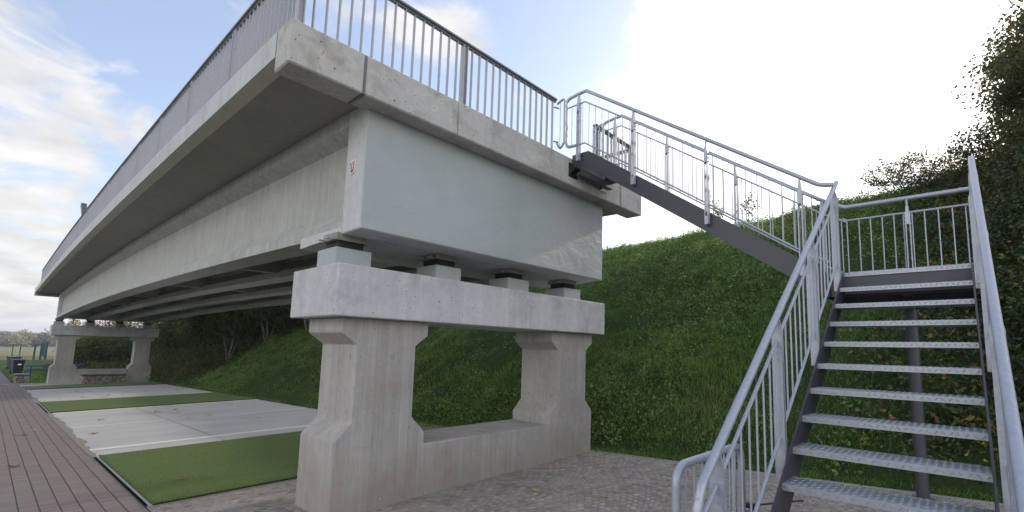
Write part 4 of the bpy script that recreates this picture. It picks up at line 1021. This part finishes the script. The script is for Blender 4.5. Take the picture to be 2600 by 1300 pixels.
weed_field('embankment_weeds', 'broad-leaved weeds and nettles growing through the embankment grass', cx, cy, k, 24, rng.uniform(.07, .24, k), rng.uniform(.12, .42, k), rng.uniform(.035, .078, k), M_['weed'], np.clip(rng.normal(.48, .24, k)+.3*fbm(cx*.4, cy*.4+60, 3), .02, .95), .14)
cx, cy = surfpts(3600, (5.0, 16), (-10, -3.6), lambda x, y: np.clip(.5+(-y-4.2)*.5, .1, 1)); k = len(cx)
weed_field('bramble_undergrowth', 'dark bramble undergrowth with yellowing leaves on the slope behind the stairs', cx, cy, k, 30, rng.uniform(.12, .3, k), rng.uniform(.15, .5, k), rng.uniform(.05, .10, k), M_['bramble'], np.clip(rng.normal(.45, .18, k), .05, .9), .2)

# -- trees and bushes
cx, cy = surfpts(2600, (4.7, 14), (24, 42), lambda x, y: np.clip((y-(27.5-(x-4.5)*.75))*.8, 0, 1)); k = len(cx)
weed_field('wood_undergrowth', 'dark undergrowth below the trees on the slope behind the bridge', cx, cy, k, 34, rng.uniform(.2, .45, k), rng.uniform(.3, 1.3, k), rng.uniform(.09, .15, k), M_['darkgreen'], np.clip(rng.normal(.45, .2, k), .05, .95), .15)
cx, cy = surfpts(900, (1.2, 10), (40, 50), lambda x, y: np.full_like(x, .9)); k = len(cx)
weed_field('hedge_undergrowth', 'dark undergrowth below the bushes behind the far pier', cx, cy, k, 34, rng.uniform(.2, .5, k), rng.uniform(.3, 1.0, k), rng.uniform(.10, .18, k), M_['darkgreen'], np.clip(rng.normal(.4, .2, k), .05, .95), .15)
# dead stems and bare soil on the slope
cx, cy = surfpts(2600, (5, 17.5), (-6, 24), lambda x, y: np.clip(fbm(x*.5+30, y*.5, 3)*2.4, 0, 1)); n = len(cx)
g = blades(n, cx, cy, bank(cx, cy), rng.uniform(.2, .6, n), np.full(n, .005), .45, rng.uniform(0, 1, n), 'dead_stems', leafmat('dry_stems', [(0, (.10, .08, .05)), (1, (.30, .25, .16))], .1)); tag(g, 'dry brown stems standing in the embankment grass', 'dead stems', kind='stuff')
def tree(name, label, cat, base, H, crown, trunk_r, leafn, lsz, mat, group=None, barkm='bark', stems=1, seed=1, cl=34, trunk=True, lean=(0, 0), droop=.3, csig=.13):
    """crown = (cx, cy, cz, rx, ry, rz) offsets from base"""
    rs = random.Random(seed); base = Vector(base); r = empty(name, base); tag(r, label, cat, group)
    cx, cy, cz, rx, ry, rz = crown; ends = []
    mb = MB()
    for s in range(stems):
        a = 2*math.pi*s/max(1, stems)+rs.random(); b0 = Vector((math.cos(a)*.12*(stems > 1), math.sin(a)*.12*(stems > 1), -.15))
        sp = .45 if stems > 1 else 0
        top = Vector((cx+rx*sp*math.cos(a)+lean[0], cy+ry*sp*math.sin(a)+lean[1], cz+rz*.5)); p = [b0]; N_ = 6
        for i in range(1, N_+1):
            f = i/N_; p.append(b0.lerp(top, f)+Vector((rs.uniform(-1, 1), rs.uniform(-1, 1), 0))*.06*H*.25)
        mb.tube(p, trunk_r, 8, cap=False, r2=trunk_r*.25)
        nb = max(4, int(cl/stems))
        for i in range(nb):
            f = rs.uniform(.25, 1); k = min(N_-1, int(f*N_)); q = p[k].lerp(p[k+1], f*N_-k)
            th, ph = rs.uniform(0, 2*math.pi), math.acos(rs.uniform(-.75, 1)); rr = rs.uniform(.55, 1)**.5
            e = Vector((cx+rx*rr*math.sin(ph)*math.cos(th), cy+ry*rr*math.sin(ph)*math.sin(th), cz+rz*rr*math.cos(ph)))
            md = q.lerp(e, .5)+Vector((0, 0, -.08*(e-q).length))+Vector((rs.uniform(-1, 1), rs.uniform(-1, 1), rs.uniform(-.4, .8)))*.1*(e-q).length
            mb.tube([q, md, e], trunk_r*.28, 5, cap=False, r2=.004); ends.append((q, md, e))
    mb.build('trunk', M_[barkm], r, recalc=False)
    E_ = np.array([[tuple(a), tuple(b), tuple(c)] for a, b, c in ends]); k = len(E_)
    w = rng.random(leafn)**.55; ii = rng.integers(0, k, leafn); q0, q1, q2 = E_[ii, 0], E_[ii, 1], E_[ii, 2]
    ff = (.35+.67*w)[:, None]; pt = (1-ff)**2*q0+2*ff*(1-ff)*q1+ff*ff*q2
    sig = csig*min(rx, ry, rz)*(0.55+1.2*rng.random(k))[ii][:, None]
    ff2 = ff; pt = pt+np.clip(rng.normal(0, 1, (leafn, 3)), -1.9, 1.9)*sig*np.array([1, 1, .75])
    V, F = leaves(pt, lsz*rng.uniform(.6, 1.4, leafn), droop=droop)
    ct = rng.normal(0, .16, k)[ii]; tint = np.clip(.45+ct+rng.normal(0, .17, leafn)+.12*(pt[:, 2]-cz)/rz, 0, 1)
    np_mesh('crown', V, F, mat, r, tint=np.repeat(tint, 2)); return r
def B(x, y): return (x, y, float(bank(x, y)) if x > FOOT else float(gz(x, y)))
GT = 'trees and bushes on the embankment by the stairs'
tree('autumn_tree', 'tall brownish autumn tree on the embankment crest at the right edge', 'tree', B(13.4, -7.75), 8, (0, .1, 2.5, 2.3, 2.25, 2.9), .13, 44000, .085, M_['autumn'], GT, seed=3, cl=170, stems=4, csig=.085)
tree('autumn_tree', 'second dense tree with brown leaves behind the right handrail', 'tree', B(11.2, -6.9), 6, (0, 0, 2.1, 1.9, 1.65, 2.5), .09, 40000, .075, M_['autumn'], GT, seed=5, cl=130, stems=4, csig=.11)
tree('leafy_bush', 'dark bush on the upper slope right of the landing rail', 'bush', B(9.3, -6.55), 3, (0, 0, 1.3, 1.3, 1.25, 1.5), .05, 26000, .065, M_['bramble'], GT, seed=8, cl=50, stems=4, csig=.2)
tree('leafy_bush', 'dark bush low on the slope beside the right stair rail', 'bush', B(7.3, -6.15), 3, (0, 0, .9, 1.1, 1.0, 1.1), .04, 18000, .06, M_['bramble'], GT, seed=9, cl=46, stems=4, csig=.2)
tree('leafy_bush', 'lowest dark bush at the foot of the slope behind the stairs', 'bush', B(5.9, -6.1), 2, (0, 0, .5, .8, .75, .7), .03, 9000, .055, M_['bramble'], GT, seed=10, cl=36, stems=4, csig=.2)
tree('leafy_bush', 'thin pale green bush against the white sky on the crest', 'bush', B(14.6, -3.9), 2, (0, .1, .5, 1.5, 1.5, .75), .02, 4200, .06, M_['autumn'], GT, seed=12, cl=110, stems=6, csig=.10)
tree('sapling', 'small sapling on the crest seen through the upper stair railing', 'sapling', B(14.9, 1.9), 1.6, (0, 0, .85, .28, .28, .75), .012, 260, .07, M_['brightgreen'], 'saplings on the embankment crest', seed=14, cl=14, csig=.25)
tree('sapling', 'reddish leaved sapling on the crest right of the other one', 'sapling', B(15.2, .85), 1.2, (0, 0, .75, .35, .35, .5), .012, 240, .08, M_['orange'], 'saplings on the embankment crest', seed=15, cl=14, csig=.25)
tree('leafy_bush', 'sparse brown bush between the tall autumn tree and the thin crest bush', 'bush', B(13.0, -5.75), 3, (0, 0, .95, 1.1, 1.15, 1.0), .03, 6500, .07, M_['autumn'], GT, seed=17, cl=100, stems=5, csig=.09)
# woods on the slope beyond the bridge middle
GW = 'trees on the slope behind the bridge'
wood = [(7.4, 32.5, 4.2, 'darkgreen', 'dark bushy tree at the slope foot behind the far end of the slabs'), (6.8, 27.0, 4.5, 'brightgreen', 'light green bushy tree under the bridge girders'), (8.2, 25.5, 4.6, 'darkgreen', 'dark tree with grey stems in the middle of the wood'),
 (9.8, 23.8, 4.8, 'darkgreen', 'bare-stemmed tree higher on the slope under the girders'), (11.6, 22.2, 5, 'darkgreen', 'uppermost tree of the wood on the slope'), (7.6, 31.5, 6, 'brightgreen', 'taller green tree right of the far pier'), (10.0, 29, 6, 'darkgreen', 'tall dark tree behind the front row of the wood'),
 (6.6, 37.5, 4.5, 'darkgreen', 'dark green tree just behind the right leg of the far pier'), (13.5, 26, 6.5, 'darkgreen', 'tall tree at the back of the wood on the crest'), (12.5, 31.5, 7, 'darkgreen', 'farthest dark tree of the wood')]
for i, (x, y, H, mt, lab) in enumerate(wood):
    tree('wood_tree', lab, 'tree', B(x, y), H, (0, 0, H*.52, 1.7, 1.7, H*.46), .07, 8500, .13, M_[mt], GW, 'palebark', stems=3, seed=30+i, cl=44, csig=.2)
GB = 'bushes behind the far pier'
for i, (x, y, H, rx, mt, lab) in enumerate([(3.4, 47, 3.0, 1.7, 'darkgreen', 'dark bush seen through the opening of the far pier'), (5.6, 45, 3.6, 1.8, 'darkgreen', 'dark green bush filling the right of the far pier opening'), (4.6, 52, 4.4, 1.9, 'orange', 'orange autumn tree above the dark bushes behind the far pier'),
     (8.0, 49, 5.0, 2.4, 'darkgreen', 'tall dark bush right behind the far pier'), (7.3, 41, 4.2, 1.9, 'brightgreen', 'olive green bush right of the far pier'), (4.6, 60, 2.6, 1.6, 'darkgreen', 'low bush left in the far pier opening'), (4.1, 68, 4.8, 1.5, 'tan', 'pale yellow tree behind the left leg of the far pier')]):
    tree('garden_bush', lab, 'bush' if mt != 'orange' else 'tree', (x, y, float(gz(x, y))-.05), H, (0, 0, H*.5, rx, rx, H*.5), .05, 7000, .17, M_[mt], GB, seed=60+i, cl=44, stems=4, csig=.22)
# distant trees beyond the fields
GD = 'distant trees beyond the fields'
rs = random.Random(5); names = []
for i in range(22):
    x = -62+4.9*i+rs.uniform(-1.5, 1.5); y = 395+rs.uniform(-15, 15); H = rs.uniform(7.0, 12.0); pale = (i % 3 != 1)
    vis = x > 8
    lab = ('pale sunlit tree' if pale else 'grey green tree')+(' hidden low' if H < 8 else '')*0+' in the distant tree line beyond the fields'
    tree('distant_tree', lab, 'tree', (x, y, float(gz(x, y))-.3), H, (0, 0, H*.48, 4.6, 3.4, H*.52), .2, 2200, 1.1, M_['tan' if pale else 'haze_green'], GD, seed=80+i, cl=26, csig=.2)
# wooded hills on the horizon
hx = lin(-700, 900, 160); hy = lin(700, 1300, 40)
def hill(x, y): return -5 + (14+7*fbm(x*.006+4, y*.003, 3)+2.2*fbm(x*.05, y*.05, 3))*np.clip(1-((y-1000)/300)**2, 0, 1)
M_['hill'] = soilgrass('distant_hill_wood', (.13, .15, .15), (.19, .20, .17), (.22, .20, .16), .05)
o = grid_sheet('wooded_hill', hx, hy, hill, M_['hill']); tag(o, kind='structure')

# ------------------------------------------------------------------ haze over the fields
mh = bpy.data.materials.new('thin_air'); mh.use_nodes = True; th = mh.node_tree; th.nodes.clear()
pv = th.nodes.new('ShaderNodeVolumePrincipled'); pv.inputs['Density'].default_value = .00045; pv.inputs['Color'].default_value = (.82, .88, 1, 1)
oh = th.nodes.new('ShaderNodeOutputMaterial'); th.links.new(pv.outputs[0], oh.inputs['Volume'])
mb = MB(); mb.box(-1900, 1900, -700, 2000, -22, 24)
tag(mb.build('haze', mh), 'thin pale haze over the fields and hills', 'haze', kind='stuff')
